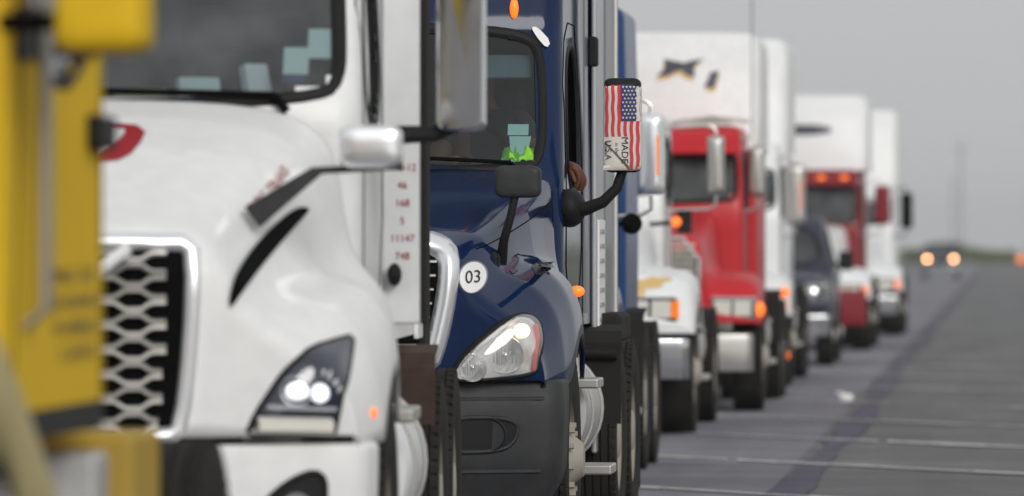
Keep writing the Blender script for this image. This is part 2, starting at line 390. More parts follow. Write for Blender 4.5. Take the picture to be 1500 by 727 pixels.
def front_clip(root, keys, zlow, mat, arch=(1.15, .62), sweep=(.30, 2.5), drop=.0, name='hood', y_front=0., sub=1, flat=0.):
    """keys: list of (y, [9 points (x,z)]) from nose back; surface runs from the front lower edge over the nose to the windshield"""
    ys = [k[0] for k in keys]; nC = len(keys[0][1])
    yy = np.unique(np.concatenate([np.linspace(ys[0], ys[-1], 17), np.array(ys)]))
    rows = []
    sw = lambda x, y: sweep[0] * (abs(x) / 1.2) ** sweep[1] * max(0, 1 - (y - ys[0]) / (ys[-1] - ys[0])) ** 1.5
    first = keys[0][1]
    for t in (0., .35, .7, .9):
        rows.append([(x * (.985 + .015 * t), y_front + flat * (t ** 2) * ys[0] + sw(x, ys[0]), zlow + (z - zlow) * t) for (x, z) in first])
    for y in yy:
        P = []
        for c in range(nC):
            x = np.interp(y, ys, [k[1][c][0] for k in keys]); z = np.interp(y, ys, [k[1][c][1] for k in keys])
            if c == nC - 1:
                d = abs(y + sw(x, y) - arch[0]); za = .52 + math.sqrt(max(0, arch[1] ** 2 - d * d)) if d < arch[1] else 0
                z = max(z, za)
            P.append((x, y + sw(x, y), z))
        for c in range(nC - 2, nC - 4, -1):
            if P[c][2] < P[nC - 1][2] + .03: P[c] = (P[c][0], P[c][1], P[nC - 1][2] + .03 * (nC - 1 - c))
        rows.append(P)
    V = []; n2 = 2 * nC - 1
    for r in rows: V += [(-x, y, z) for (x, y, z) in reversed(r[1:])] + list(r)
    F = [(i * n2 + k, i * n2 + k + 1, (i + 1) * n2 + k + 1, (i + 1) * n2 + k) for i in range(len(rows) - 1) for k in range(n2 - 1)]
    o = link_mesh(name, V, F, mat, root, angle=60, sub=sub, solid=.02)
    b = bvh_of(o)
    return o, b

# ------------------------------------------------------------------ wheels (shared meshes)
def make_wheel_meshes():
    pr = [(.30, -.13), (.36, -.145), (.46, -.15), (.50, -.14), (.515, -.125)]
    for k in range(5):
        a = -.11 + k * .044
        pr += [(.52, a), (.52, a + .034), (.507, a + .036), (.507, a + .042)]
    pr += [(.52, .11), (.515, .125), (.50, .14), (.46, .15), (.36, .145), (.30, .13)]
    t = G().lathe(pr, n=56); 
    for k in range(56):                                     # shoulder lugs
        a = 2 * math.pi * (k + .5) / 56
        for s in (-1, 1): t.box((s * .128, .512 * math.cos(a), .512 * math.sin(a)), (.03, .03, .02), rx=a - math.pi / 2)
    def rim(front):
        g = G()
        if front: g.lathe([(.30, .13), (.305, .10), (.27, .06), (.25, .085), (.2, .11), (.145, .115), (.14, .12), (.10, .17), (.08, .195), (.001, .2)], n=40)
        else: g.lathe([(.30, .13), (.305, .10), (.28, .02), (.25, -.06), (.2, -.09), (.16, -.09), (.155, -.02), (.14, .11), (.1, .14), (.001, .145)], n=40)
        return g
    def nut(front):
        return G().cyl((.105 if front else -.09, 0, 0), (.155 if front else -.04, 0, 0), .019, .015, 6)
    def hole(front):
        return G().cyl((.06, 0, 0), (.095 if front else -.05, 0, 0), .034, .034, 12)
    return t, rim(True), rim(False), nut(True), nut(False)
_t, _rf, _rr, _nf, _nr = make_wheel_meshes()
def me_of(g, name, mat):
    o = g.build(name, mat); me = o.data; bpy.data.objects.remove(o); return me
ME_T = me_of(_t, 'tyre', 'rubber')
ME_RIM = {}
def rim_mesh(front, mat):
    k = (front, mat)
    if k not in ME_RIM:
        g = G(); r_ = _rf if front else _rr; g.add(r_.v, r_.f)
        ME_RIM[k] = me_of(g, 'wheel', mat)
    return ME_RIM[k]
ME_NUT = {}
def nut_mesh(front, mat):
    k = (front, mat)
    if k not in ME_NUT: ME_NUT[k] = me_of(_nf if front else _nr, 'lug_nut', mat)
    return ME_NUT[k]
HOLE = me_of(G().cyl((.04, 0, 0), (.104, 0, 0), .03, .03, 12), 'hand_hole', 'black')
def lk(name, me, parent, loc=(0, 0, 0), rot=(0, 0, 0)):
    o = bpy.data.objects.new(name, me); COL.objects.link(o); o.parent = parent; o.location = loc; o.rotation_euler = rot; return o
def wheel(root, x, y, side, front=True, mat='steel', nuts=False, z=.52):
    w = lk('wheel', rim_mesh(front, mat), root, (x * side, y, z), (0, 0, 0 if side > 0 else math.pi))
    lk('tyre', ME_T, w)
    if nuts:
        for k in range(10):
            a = 2 * math.pi * (k + .8) / 10
            if front: lk('hand_hole', HOLE, w, (.0, .228 * math.cos(a), .228 * math.sin(a)))
            a = 2 * math.pi * (k + .3) / 10; lk('lug_nut', nut_mesh(front, mat), w, (0, .168 * math.cos(a), .168 * math.sin(a)))
    return w
def chassis(root, axle, rears, length, rimmat='steel', hero=False, half=1.06, flap=True, fy=None):
    for s in (1, -1):
        wheel(root, half - .01, axle, s, True, rimmat, nuts=hero)
        for ry in rears:
            wheel(root, half + .0, ry, s, False, rimmat, nuts=hero); wheel(root, half - .34, ry, s, True, rimmat)
        G().box((s * .42, (axle + length) / 2, .88), (.08, length - axle + .9, .26)).build('frame_rail', 'dark', root, bevel=.01)
    G().cyl((-.95, axle, .5), (.95, axle, .5), .07).build('front_axle', 'dark', root)
    for ry in rears: G().cyl((-.95, ry, .52), (.95, ry, .52), .11).ball((0, ry, .52), .22).build('rear_axle', 'dark', root)
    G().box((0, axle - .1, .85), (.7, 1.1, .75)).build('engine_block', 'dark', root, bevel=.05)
    G().box((0, axle + .25, .52), (1.5, 1.0, .5)).build('underbody_shade', 'black', root, bevel=.05)  # matt black block standing in for the dark shade under the truck
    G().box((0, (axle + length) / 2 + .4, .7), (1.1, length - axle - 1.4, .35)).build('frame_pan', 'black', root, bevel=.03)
    ry = rears[-1]; my = sum(rears) / len(rears)
    G().lathe([(.46, -.03), (.46, .03), (.001, .03)], (0, my, 1.1), 'z', 28).box((0, my, 1.04), (1.0, .5, .1)).build('fifth_wheel', 'dark', root)
    if flap:
        for s in (1, -1):
            G().box((s * (half - .17), ry + .62, .48), (.62, .012, .62)).build('mudflap', 'flap', root)
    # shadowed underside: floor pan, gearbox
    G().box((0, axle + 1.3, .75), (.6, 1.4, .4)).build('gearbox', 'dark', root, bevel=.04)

def quarter_fender(root, y, z0=1.08, half=1.22, w=.62, mat='flap', bottom=.62, depth=.5):
    for s in (1, -1):
        x0, x1 = s * (half - w), s * half
        pts = [(y, bottom), (y, z0 - .06), (y + .05, z0), (y + depth, z0 + .03), (y + depth, z0 + .015), (y + .06, z0 - .015), (y + .02, z0 - .07), (y + .02, bottom)]
        G().prism(pts, 'x', min(x0, x1), max(x0, x1)).build('quarter_fender', mat, root)
def west_mirror(root, x, y, z, w, h, s=1, mat='brightchrome', hw=1.0, amber=True, loop=True, arm='dullchrome', armdrop=.1, pieces=True):
    p = G().prism(chaikin([(s * (x - w / 2), z - h / 2), (s * (x + w / 2), z - h / 2), (s * (x + w / 2), z + h / 2), (s * (x - w / 2), z + h / 2)], 2), 'y', y - .05, y + .05)
    # rounded convex housing
    out = chaikin([(x - w / 2, z - h / 2), (x + w / 2, z - h / 2), (x + w / 2, z + h / 2), (x - w / 2, z + h / 2)], 2) if h < 2 * w else \
        chaikin([(x - w / 2, z - h / 2), (x, z - h / 2), (x + w / 2, z - h / 2), (x + w / 2, z - h / 2 + w * .5), (x + w / 2, z + h / 2 - w * .5), (x + w / 2, z + h / 2), (x, z + h / 2), (x - w / 2, z + h / 2), (x - w / 2, z + h / 2 - w * .5), (x - w / 2, z - h / 2 + w * .5)], 2)
    n = len(out); V = []; F = []; R_ = [(1, .055), (1, -.02), (.94, -.06), (.75, -.095), (.4, -.11)]
    for (t, dy) in R_:
        for (u, q) in out: V.append((s * (x + (u - x) * (t)), y + dy, z + (q - z) * (1 - (1 - t) * w / h)))
    for k in range(len(R_) - 1): F += [(k * n + i, k * n + (i + 1) % n, (k + 1) * n + (i + 1) % n, (k + 1) * n + i) for i in range(n)]
    F += [tuple(range(n)), tuple(range((len(R_) - 1) * n, len(R_) * n))]
    m = G().add(V, F).build('mirror', mat, root, angle=50)
    if pieces:
        G().prism([(s * (x + (u - x) * .88), z + (q - z) * .95) for (u, q) in out], 'y', y + .054, y + .058).build('mirror_glass', 'mirror', m)
        if loop:
            G().tube([(s * x, y, z - h / 2 - .01), (s * x, y, z - h / 2 - armdrop), (s * (x - .06), y, z - h / 2 - armdrop - .035), (s * (hw - .02), y, z - h / 2 - armdrop - .05)], .014, 8).build('mirror_arm', arm, m)
            G().tube([(s * x, y, z + h / 2 - .01), (s * x, y, z + h / 2 + .05), (s * (x - .03), y, z + h / 2 + .08), (s * (x - .09), y, z + h / 2 + .09), (s * (hw - .02), y, z + h / 2 + .07)], .014, 8).build('mirror_arm', arm, m)
        if amber: G().box((s * (x + w * .27), y - .1, z - h * .02), (.02, .02, h * .5)).build('marker_light', 'amber', m, bevel=.008)
    return m
def put_text(body, size, root, mat, b, axis, u, w, rot=0, sx=1., off=.004, side=1, name='lettering', parent=None):
    v, f = text_geo(body, size); V = []
    c, s = math.cos(rot), math.sin(rot)
    for p in v:
        a, q = p[0] * sx, p[1]; a, q = a * c - q * s, a * s + q * c
        h, nn = hit(b, axis, u + a, w + q, side); V.append(h + nn * off)
    return link_mesh(name, V, f, mat, parent or root, smooth=False)
def fuel_tank(root, x, y0, y1, z, r, mat='tank', s=1):
    g = G().lathe([(.001, 0), (r * .8, 0), (r * .96, .02), (r, .06), (r, y1 - y0 - .06), (r * .96, y1 - y0 - .02), (r * .8, y1 - y0), (.001, y1 - y0)], (s * x, y0, z), 'y', 36)
    t = g.build('fuel_tank', mat, root)
    for q in (.22, .78):
        yy = y0 + (y1 - y0) * q; G().lathe([(r + .002, -.03), (r + .014, -.03), (r + .014, .03), (r + .002, .03)], (s * x, yy, z), 'y', 36).build('strap', 'dullchrome', t)
    return t
def interior(root, ywin, z, hw, hero=True):
    G().prism(chaikin([(ywin + .02, z - .35), (ywin + .02, z - .07), (ywin + .25, z - .02), (ywin + .42, z - .06), (ywin + .46, z - .35)], 1), 'x', -hw, hw).build('dashboard', 'liner', root)
    for s in (1, -1):
        st = G().box((s * .52, ywin + 1.2, z - .4), (.52, .5, .14)).build('seat', 'seat', root, bevel=.05)
        G().box((s * .52, ywin + 1.5, z + .02), (.5, .14, .75), rx=-.12).build('backrest', 'seat', st, bevel=.06)
        G().box((s * .52, ywin + 1.57, z + .5), (.28, .1, .18), rx=-.12).build('headrest', 'seat', st, bevel=.04)
    path = [(.52 + .22 * math.cos(a), ywin + .52 + .09 * math.sin(a), z + .0 + .2 * math.sin(a)) for a in np.linspace(0, 2 * math.pi, 25)]
    G().tube(path, .016, 6).cyl((.52, ywin + .52, z), (.52, ywin + .35, z - .2), .03).build('steering_wheel', 'black', root)

# ------------------------------------------------------------------ ground, road, verge
def sheet(name, x0, x1, y0, y1, z, mat): return struct(link_mesh(name, [(x0, y0, z), (x1, y0, z), (x1, y1, z), (x0, y1, z)], [(0, 1, 2, 3)], mat, smooth=False))
sheet('ground', -900, 900, -300, 2600, -.012, 'verge')
sheet('road', -14, 9, -120, 760, -.004, 'road')
sheet('parking_lane', -6.2, -1.45, -120, 760, 0, 'lane')
rng = random.Random(3)
V = []; F = []; y = -20.; k = 0
while y < 600:                                              # ragged tar seal along the lane edge
    a = -1.28 + rng.uniform(-.02, .02) + .04 * math.sin(y * .13); w = .11 + rng.uniform(-.025, .025) + .035 * math.sin(y * .37)
    V += [(a - w, y, .004), (a + w, y, .004)]; y += .45 if y < 150 else 3
F = [(2 * i, 2 * i + 1, 2 * i + 3, 2 * i + 2) for i in range(len(V) // 2 - 1)]
struct(link_mesh('tar_seam', V, F, 'tar', smooth=False))
y0s = [34.2, 40.0, 45.8, 51.6, 57.4, 64.0, 71, 78, 85, 93, 101, 110, 120, 131]
for y0 in y0s:
    g = G(); x = -3.0
    while x < 6:
        ln = rng.uniform(.25, .9); w = rng.uniform(.07, .17) * (1.0 if rng.random() < .8 else 1.6)
        q = lambda xx: y0 - 1.28 * (xx + 2.18) + .03 * math.sin(xx * 5)
        n = max(2, int(ln / .1)); vv = []
        for i in range(n + 1):
            xx = x + ln * i / n; d = w * rng.uniform(.7, 1.2); vv += [(xx, q(xx) - d, .008), (xx, q(xx) + d, .008)]
        g.add(vv, [(2 * i, 2 * i + 1, 2 * i + 3, 2 * i + 2) for i in range(n)]); x += ln + (rng.uniform(.02, .12) if rng.random() < .2 else -.005)
    struct(g.build('road_marking', 'line', smooth=False))

# ------------------------------------------------------------------ the blue tractor in focus
def blue_tractor():
    t = thing('semi_truck', 'dark blue aerodynamic semi tractor with round 03 sticker and flag mirror sock', 'truck', (-3.25, 29, 0), 0, 'semi trucks queued nose to tail')
    keys = [
        (.06, [(0, 1.60), (.45, 1.60), (.66, 1.56), (.74, 1.46), (.80, 1.36), (.90, 1.29), (1.02, 1.2), (1.10, 1.05), (1.11, .90)]),
        (.36, [(0, 1.68), (.48, 1.675), (.765, 1.635), (.805, 1.595), (.86, 1.45), (.95, 1.42), (1.07, 1.36), (1.17, 1.2), (1.18, .90)]),
        (.75, [(0, 1.77), (.52, 1.76), (.845, 1.705), (.885, 1.665), (.91, 1.51), (.98, 1.495), (1.10, 1.45), (1.20, 1.3), (1.215, .92)]),
        (1.2, [(0, 1.86), (.6, 1.85), (.92, 1.80), (.955, 1.755), (.97, 1.54), (1.01, 1.50), (1.11, 1.46), (1.205, 1.33), (1.22, .92)]),
        (1.6, [(0, 1.94), (.64, 1.93), (.965, 1.88), (.995, 1.83), (1.0, 1.56), (1.03, 1.49), (1.10, 1.42), (1.19, 1.3), (1.21, .90)]),
        (1.9, [(0, 1.98), (.66, 1.97), (.995, 1.93), (1.025, 1.88), (1.03, 1.58), (1.05, 1.46), (1.09, 1.36), (1.16, 1.22), (1.18, .90)])]
    hood, hb = front_clip(t, keys, .93, 'blue', arch=(1.28, .63), sweep=(.34, 2.6), sub=2)
    # bumper
    bk = [(.36, .06, .55, 1.10, 1.12, .12, .05, .30), (.46, .03, .6, 1.17, 1.18, .12, .05, .32), (.52, 0, .62, 1.18, 1.19, .12, .05, .33), (.80, 0, .64, 1.195, 1.2, .12, .05, .33), (.90, .02, .64, 1.19, 1.2, .12, .05, .33), (.935, .05, .64, 1.17, 1.19, .1, .05, .33)]
    V, Fk, FA = zloft(bk, .03, .02); bump = link_mesh('bumper', V, Fk, 'bumperplastic', t, angle=40)
    bb = BVHTree.FromPolygons([Vector(v) for v in V], FA)
    for s in (1, -1):
        out = chaikin([(s * .62, .60), (s * .90, .60), (s * .97, .66), (s * .97, .75), (s * .62, .75)], 2)
        patch(bb, out, 'y', .003).build('fog_lamp_recess', 'plastic', bump)
        ring(bb, out, .022, .008, .014).build('recess_rim', 'bumperplastic', bump)
        G().lathe([(.001, 0), (.07, 0), (.075, -.012), (.08, 0)], (s * .85, .17, .675), 'y', 24).build('fog_lamp_cover', 'bumperplastic', bump)
    p = [];
    for x in np.linspace(-1.1, 1.1, 30):
        h, nn = hit(bb, 'y', x, .845); p.append(h + Vector((0, .004, 0)))
    G().tube(p, .010, 6).build('bumper_ridge', 'bumperplastic', bump)
    p = []
    for x in np.linspace(-1.08, 1.08, 30):
        h, nn = hit(bb, 'y', x, .50); p.append(h + Vector((0, .006, 0)))
    G().tube(p, .014, 6).build('bumper_lip', 'bumperplastic', bump)
    # grille
    out = dense(chaikin(sym([(0, 1.55), (.46, 1.55), (.60, 1.54), (.625, 1.46), (.585, 1.2), (.52, .98), (0, .97)]), 2), .05)
    patch(hb, out, 'y', .006).build('grille_back', 'black', t)
    fr = ring(hb, out, .095, .012, .06, m=10).build('grille_frame', 'brightchrome', t)
    for k in range(9):
        z = 1.50 - k * .066; xw = np.interp(z, [.98, 1.2, 1.46], [.51, .58, .615]) - .01
        p = []
        for x in np.linspace(-xw, xw, 18): h, nn = hit(hb, 'y', x, z); p.append((x, h.y - .022, z))
        g = G().tube(p, .0075, 6); g.build('grille_bar', 'dullchrome', t)
    # headlights: black bezel, reflector bowls, amber side, clear lens
    for s in (1, -1):
        hl = [(.665, .925), (.70, 1.02), (.80, 1.125), (.91, 1.215), (.99, 1.245), (1.05, 1.22), (1.075, 1.14), (1.07, 1.02), (1.055, .965), (.90, .945)]
        hl = dense(chaikin([(s * a, c) for a, c in hl], 2), .04)
        ho = patch(hb, hl, 'y', .010, -.0).build('headlight', 'reflector', t)
        ring(hb, hl, .016, .012, .022).build('headlight_bezel', 'plastic', ho)
        for (cx, cz, r_) in ((.925, 1.055, .088), (.775, .995, .066)):
            h, nn = hit(hb, 'y', s * cx, cz)
            G().lathe([(.001, .012), (r_ * .3, .010), (r_ * .75, -.004), (r_ * .97, -.022), (r_, -.024), (r_ * 1.03, -.010)], (s * cx, h.y - .012, cz), 'y', 28).build('reflector_bowl', 'reflector', ho)
            G().ball((s * cx, h.y - .022, cz), .013, 8).build('bulb', 'chrome', ho)
            g = G()
            for q in range(-3, 4): g.box((s * (cx + q * r_ * .2), h.y - .037, cz), (r_ * .035, .004, 1.1 * r_ * math.sqrt(1 - (q / 4.5) ** 2)))
            g.build('lens_flute', 'grey', ho)
        h, nn = hit(hb, 'y', s * 1.0, 1.17)
        G().ball((s * 1.0, h.y - .03, 1.17), .04, 8, (1, .4, .9)).build('turn_lamp', 'lampwarm', ho)
        path = []
        for (a, c) in [(1.045, 1.19), (1.056, 1.13), (1.054, 1.05), (1.045, .98)]: h, nn = hit(hb, 'y', s * a, c); path.append(h + nn * .016)
        G().tube(path, .011, 6).build('side_reflector', 'redlens', ho)
        path = []
        for (a, c) in [(.72, 1.0), (.8, 1.10), (.9, 1.185), (.97, 1.22)]: h, nn = hit(hb, 'y', s * a, c); path.append(h + nn * .014)
        G().tube(path, .014, 6).build('trim_bar', 'reflector', ho)
        patch(hb, shrink(hl, .006), 'y', .03, .035, rings=7).build('lens', 'lens', ho)
    # 03 sticker
    c = (.765, 1.425); el = [(c[0] + .058 * math.cos(a), c[1] + .076 * math.sin(a)) for a in np.linspace(0, 2 * math.pi, 33)[:-1]]
    st = patch(hb, el, 'y', .003).build('number_sticker', 'decalwhite', t)
    ring(hb, el, .004, .004, .006, m=4, base=.001).build('sticker_edge', 'grey', st)
    put_text('03', .085, t, 'decalblack', hb, 'y', c[0], c[1] - .002, rot=.08, sx=.78, off=.0065, name='lettering', parent=st)
    # scuffs on the fender
    for (x, z, w, h) in ((1.04, 1.465, .07, .032), (.93, 1.452, .03, .010)):
        out = [(x + w * .5 * math.cos(a) * (1 + .3 * math.sin(3 * a)), z + h * math.sin(a)) for a in np.linspace(0, 2 * math.pi, 18)[:-1]]
        patch(hb, out, 'y', .003, rings=3).build('paint_scuff', 'decalnavy', t)
    # hood seam line and badge
    path = []
    for yy in np.linspace(.35, 1.85, 14):
        h, nn = hit(hb, 'x', yy, float(np.interp(yy, [.35, 1.85], [1.56, 1.80])), 1); path.append(h + nn * .001)
    G().tube(path, .003, 5).build('hood_crease', 'black', t)
    # cab + sleeper shell
    ck = [(1.16, 1.95, 5.0, 1.06, 1.06, .10, .08, .16), (1.9, 1.95, 5.0, 1.06, 1.06, .12, .08, .18), (2.0, 2.0, 5.0, 1.055, 1.06, .13, .08, .20), (2.70, 2.42, 5.0, 1.02, 1.06, .14, .08, .20),
          (2.95, 2.44, 5.0, 1.02, 1.06, .14, .08, .20), (3.4, 2.95, 5.0, 1.0, 1.05, .2, .08, .3), (3.95, 3.9, 5.0, .92, 1.0, .25, .08, .3)]
    wind = sym([(0, 2.70), (.6, 2.69), (.86, 2.655), (.915, 2.57), (.945, 2.2), (.935, 2.03), (.89, 1.985), (.5, 1.965), (0, 1.96)])
    door = [(2.52, 1.86), (3.42, 1.86), (3.42, 2.62), (2.86, 2.62), (2.62, 2.30)]
    cab, cb = build_cab(t, ck, 'blue', wind, door, res=.028, glass='glass', open_left=True, seal=.034)
    interior(t, 2.08, 2.02, .92)
    # door seam, pillar trim, sleeper panels
    for s in (1, -1):
        ring(cb, dense(chaikin([(2.34, 1.2), (3.55, 1.2), (3.55, 2.74), (2.78, 2.74), (2.42, 2.3)], 1), .08), .007, .007, .004, 'x', s, m=4).build('door_seam', 'black', t)
        G().prism([(3.62, 1.22), (3.86, 1.22), (3.86, 3.0), (3.62, 3.0)], 'x', s * 1.063 if s > 0 else -1.072, s * 1.072 if s > 0 else -1.063).build('pillar_trim', 'grey', t)
        G().box((s * 1.075, 4.62, 1.9), (.03, .62, 2.9)).build('sleeper_panel', 'silver', t, bevel=.012)
        e = G().prism([(4.96, 1.05), (5.75, 1.05), (5.75, 3.1), (5.5, 3.6), (4.96, 3.6)], 'x', min(s * 1.07, s * 1.10), max(s * 1.07, s * 1.10)).build('side_extender', 'grey', t, bevel=.01)
        G().tube([(s * 1.10, 5.76, 1.1), (s * 1.10, 5.76, 3.1)], .018, 8).build('extender_edge', 'dullchrome', e)
        G().box((s * 1.096, 4.62, 1.42), (.012, .5, .6)).build('vent_panel', 'decalwhite', t, bevel=.004)
        for k in range(7): G().box((s * 1.104, 4.62, 1.18 + .08 * k), (.008, .44, .02)).build('vent_slat', 'dullchrome', t)
        G().box((s * 1.10, 3.9, 2.62), (.05, .12, .16)).build('hinge_cover', 'plastic', t, bevel=.015)
        G().prism(chaikin([(2.3, .62), (4.4, .62), (4.4, 1.17), (2.3, 1.17)], 1), 'x', min(s * .72, s * .98), max(s * .72, s * .98)).build('chassis_box', 'dark', t)
        # steps
        for (zz, x1, yy) in ((.88, 1.24, 2.1), (.44, 1.30, 2.2)):
            G().box((s * (x1 - .12), yy + .1, zz), (.26, .42, .05)).build('step', 'dullchrome', t, bevel=.01)
        fuel_tank(t, .86, 2.45, 3.75, .72, .31, 'tank', s)
        h, nn = hit(hb, 'x', 1.45, 1.35, s)
        G().ball(tuple(h + Vector((s * .015, 0, 0))), .032, 8, (1.2, 1, .9)).build('side_marker_light', 'amberlit', t)
    quarter_fender(t, 4.02, 1.12, 1.24, .66, bottom=.62, depth=.45)
    G().cyl((.8, 4.0, 1.0), (1.22, 4.0, 1.0), .035).build('fender_bar', 'plastic', t)
    chassis(t, 1.28, (4.95, 6.25), 6.9, 'steel', hero=True, half=1.04)
    # rear deck over frame, rounded black fender tops seen past the cab
    for s in (1, -1):
        G().box((s * .9, 5.0, 1.13), (.62, .9, .16)).build('deck_fender', 'flap', t, bevel=.03)
    # roof marker lamp, tape
    for x in (.78, -.78):
        h, nn = hit(cb, 'y', x, 2.80); G().ball(tuple(h + Vector((0, -.01, 0))), .055, 10, (.42, .5, 1)).build('roof_marker_light', 'amberlit', t)
    tp = chaikin([(.86, 2.70), (.90, 2.70), (.965, 2.62), (.945, 2.585), (.90, 2.64)], 1); patch(cb, tp, 'y', .014, rings=3).build('tape', 'decalwhite', t)
    patch(cb, dense([(.776, 2.207), (.88, 2.207), (.88, 2.15), (.776, 2.15)], .03), 'y', -.018, rings=3).build('windshield_sticker', 'paper', t)
    patch(cb, dense([(.785, 2.145), (.895, 2.145), (.875, 2.01), (.80, 2.01)], .03), 'y', -.018, rings=3).build('windshield_sticker', 'paper', t)
    for s in (1, -1): G().box((s * .62, 2.56, 2.50), (.50, .02, .14), rx=-.5).build('sun_visor', 'grey', t, bevel=.01)
    p = []
    for x in np.linspace(.25, .80, 8): h, nn = hit(cb, 'y', x, 2.0 + .05 * (.8 - x)); p.append(h + Vector((0, -.03, 0)))
    G().tube(p, .010, 6).tube([(p[-1][0], p[-1][1], p[-1][2]), (p[-1][0] + .03, p[-1][1] + .02, 1.93)], .014, 6).build('wiper', 'black', t)
    for s in (1, -1):
        G().tube([(s * .86, .62, 1.46), (s * .87, .60, 1.50), (s * .885, .56, 1.6), (s * .92, .54, 1.72), (s * .945, .55, 1.84)], [.03, .028, .022, .02, .02], 10).build('hood_mirror_stalk', 'plastic', t)
        G().box((s * .835, .52, 1.48), (.07, .10, .13)).build('mirror_foot', 'plastic', t, bevel=.025)
        hm = link_mesh('hood_mirror', *mirror_shell(s * .955, .55, 1.885, .222, .155, .1), 'bumperplastic', t, angle=50)
        G().box((s * .955, .606, 1.885), (.18, .004, .12)).build('mirror_glass', 'mirror', hm)
        # door mirror on its curved arm
        G().ball((s * 1.085, 2.28, 1.77), 1, 10, (.085, .13, .10)).build('mirror_base', 'plastic', t)
        arm = G().tube([(s * 1.08, 2.25, 1.76), (s * 1.17, 2.22, 1.765), (s * 1.26, 2.2, 1.80), (s * 1.33, 2.2, 1.87), (s * 1.36, 2.2, 1.96)], [.045, .035, .030, .027, .025], 12).build('mirror_arm', 'plastic', t)
        m = link_mesh('mirror', *mirror_shell(s * 1.36, 2.2, 2.19, .185, .48, .14), 'plastic', t, angle=50)
        G().box((s * 1.36, 2.274, 2.19), (.15, .004, .42)).build('mirror_glass', 'mirror', m)
        if s > 0: flag_sock(m, 1.36, 2.2, 2.19)
    return t
def mirror_shell(x, y, z, w, h, d, flat=False):
    out = chaikin([(-w / 2, -h / 2), (0, -h / 2), (w / 2, -h / 2), (w / 2, -h / 2 + w * .35), (w / 2, h / 2 - w * .35), (w / 2, h / 2), (0, h / 2), (-w / 2, h / 2), (-w / 2, h / 2 - w * .35), (-w / 2, -h / 2 + w * .35)], 2)
    n = len(out); V = []; F = []; L = [(.97, .5), (1, .35), (1, -.15), (.985, -.3), (.93, -.42), (.80, -.48), (.45, -.5)]
    if flat: L = [(.97, .5), (1, .35), (1, -.3), (.985, -.4), (.95, -.46), (.88, -.495), (.84, -.5)]
    for (s, q) in L:
        for (u, v) in out: V.append((x + u * s, y + q * d, z + v * (1 - (1 - s) * w / h)))
    for k in range(len(L) - 1): F += [(k * n + i, k * n + (i + 1) % n, (k + 1) * n + (i + 1) % n, (k + 1) * n + i) for i in range(n)]
    return V, F + [tuple(range(n)), tuple(range((len(L) - 1) * n, len(L) * n))]
def flag_sock(m, x, y, z):
    w, h, d = .192, .45, .152
    so = link_mesh('mirror_sock', *mirror_shell(x, y, z - .012, w, h, d), 'sockwhite', m, angle=50); b = bvh_of(so)
    L, Rr, T, B = x - w / 2, x + w / 2, z - .012 + h / 2 - .008, z - .012 - h / 2 + .012
    def quad(u0, u1, v0, v1, off, mat, name):
        nu, nv = 4, 14; VV = []
        for i in range(nu + 1):
            for j in range(nv + 1):
                uu = u0 + (u1 - u0) * i / nu; vv = v0 + (v1 - v0) * j / nv
                p, nn = hit(b, 'y', min(max(uu + .002 * math.sin(vv * 60), L + .001), Rr - .001), vv); VV.append(p + Vector((0, -1, 0)) * off)
        FF = [(i * (nv + 1) + j, (i + 1) * (nv + 1) + j, (i + 1) * (nv + 1) + j + 1, i * (nv + 1) + j + 1) for i in range(nu) for j in range(nv)]
        return link_mesh(name, VV, FF, mat, m)
    sw = w / 11.2; cx = L + w * .50; cy = T - .185
    for k in range(6):
        u0 = L + .012 + k * 2 * sw * .92; u1 = u0 + sw * .95
        if u1 > Rr - .002: u1 = Rr - .002
        top = T if u0 < cx - .01 else cy
        bot = B + .165 if u1 < L + w * .70 else B
        quad(u0, u1, bot, top, .003, 'sockred', 'red_stripe')
    quad(cx - .004, Rr - .003, cy, T, .0045, 'sockblue', 'flag_canton')
    g = G()
    for r in range(9):
        for c in range(5 if r % 2 == 0 else 4):
            uu = cx + .007 + (c + (.5 if r % 2 else 0)) * .0185; vv = T - .012 - r * .0195
            if uu > Rr - .012: continue
            VV = []
            for k in range(10):
                a = math.pi / 2 + k * math.pi / 5; rad = .0072 if k % 2 == 0 else .0032
                p, nn = hit(b, 'y', uu + rad * math.cos(a), vv + rad * math.sin(a)); VV.append(p + Vector((0, -.0065, 0)))
            g.add(VV, [tuple(range(10))])
    g.build('flag_star_field', 'sockwhite', m, smooth=False)
    quad(L + .004, L + w * .70, B - .004, B + .165, .0055, 'sockwhite', 'sock_patch')
    put_text('MADE', .048, m, 'decalblack', b, 'y', L + w * .58, B + .098, rot=-math.pi / 2, sx=1.05, off=.0085)
    put_text('in the', .026, m, 'decalfaint', b, 'y', L + w * .37, B + .105, rot=-math.pi / 2, sx=1., off=.0085)
    put_text('U.S.A', .042, m, 'decalblack', b, 'y', L + w * .15, B + .098, rot=-math.pi / 2, sx=1.05, off=.0085)
    # dark smear across the patch
    VV = []
    for i in range(12):
        tt = i / 11; uu = L + w * (.10 + .6 * tt); vv = B + .13 - .125 * tt
        for k in (-1, 1): p, nn = hit(b, 'y', uu, vv + k * (.004 + .006 * tt)); VV.append(p + Vector((0, -.008, 0)))
    link_mesh('grime_streak', VV, [(2 * i, 2 * i + 1, 2 * i + 3, 2 * i + 2) for i in range(11)], 'decalfaint', m)
blue = blue_tractor()

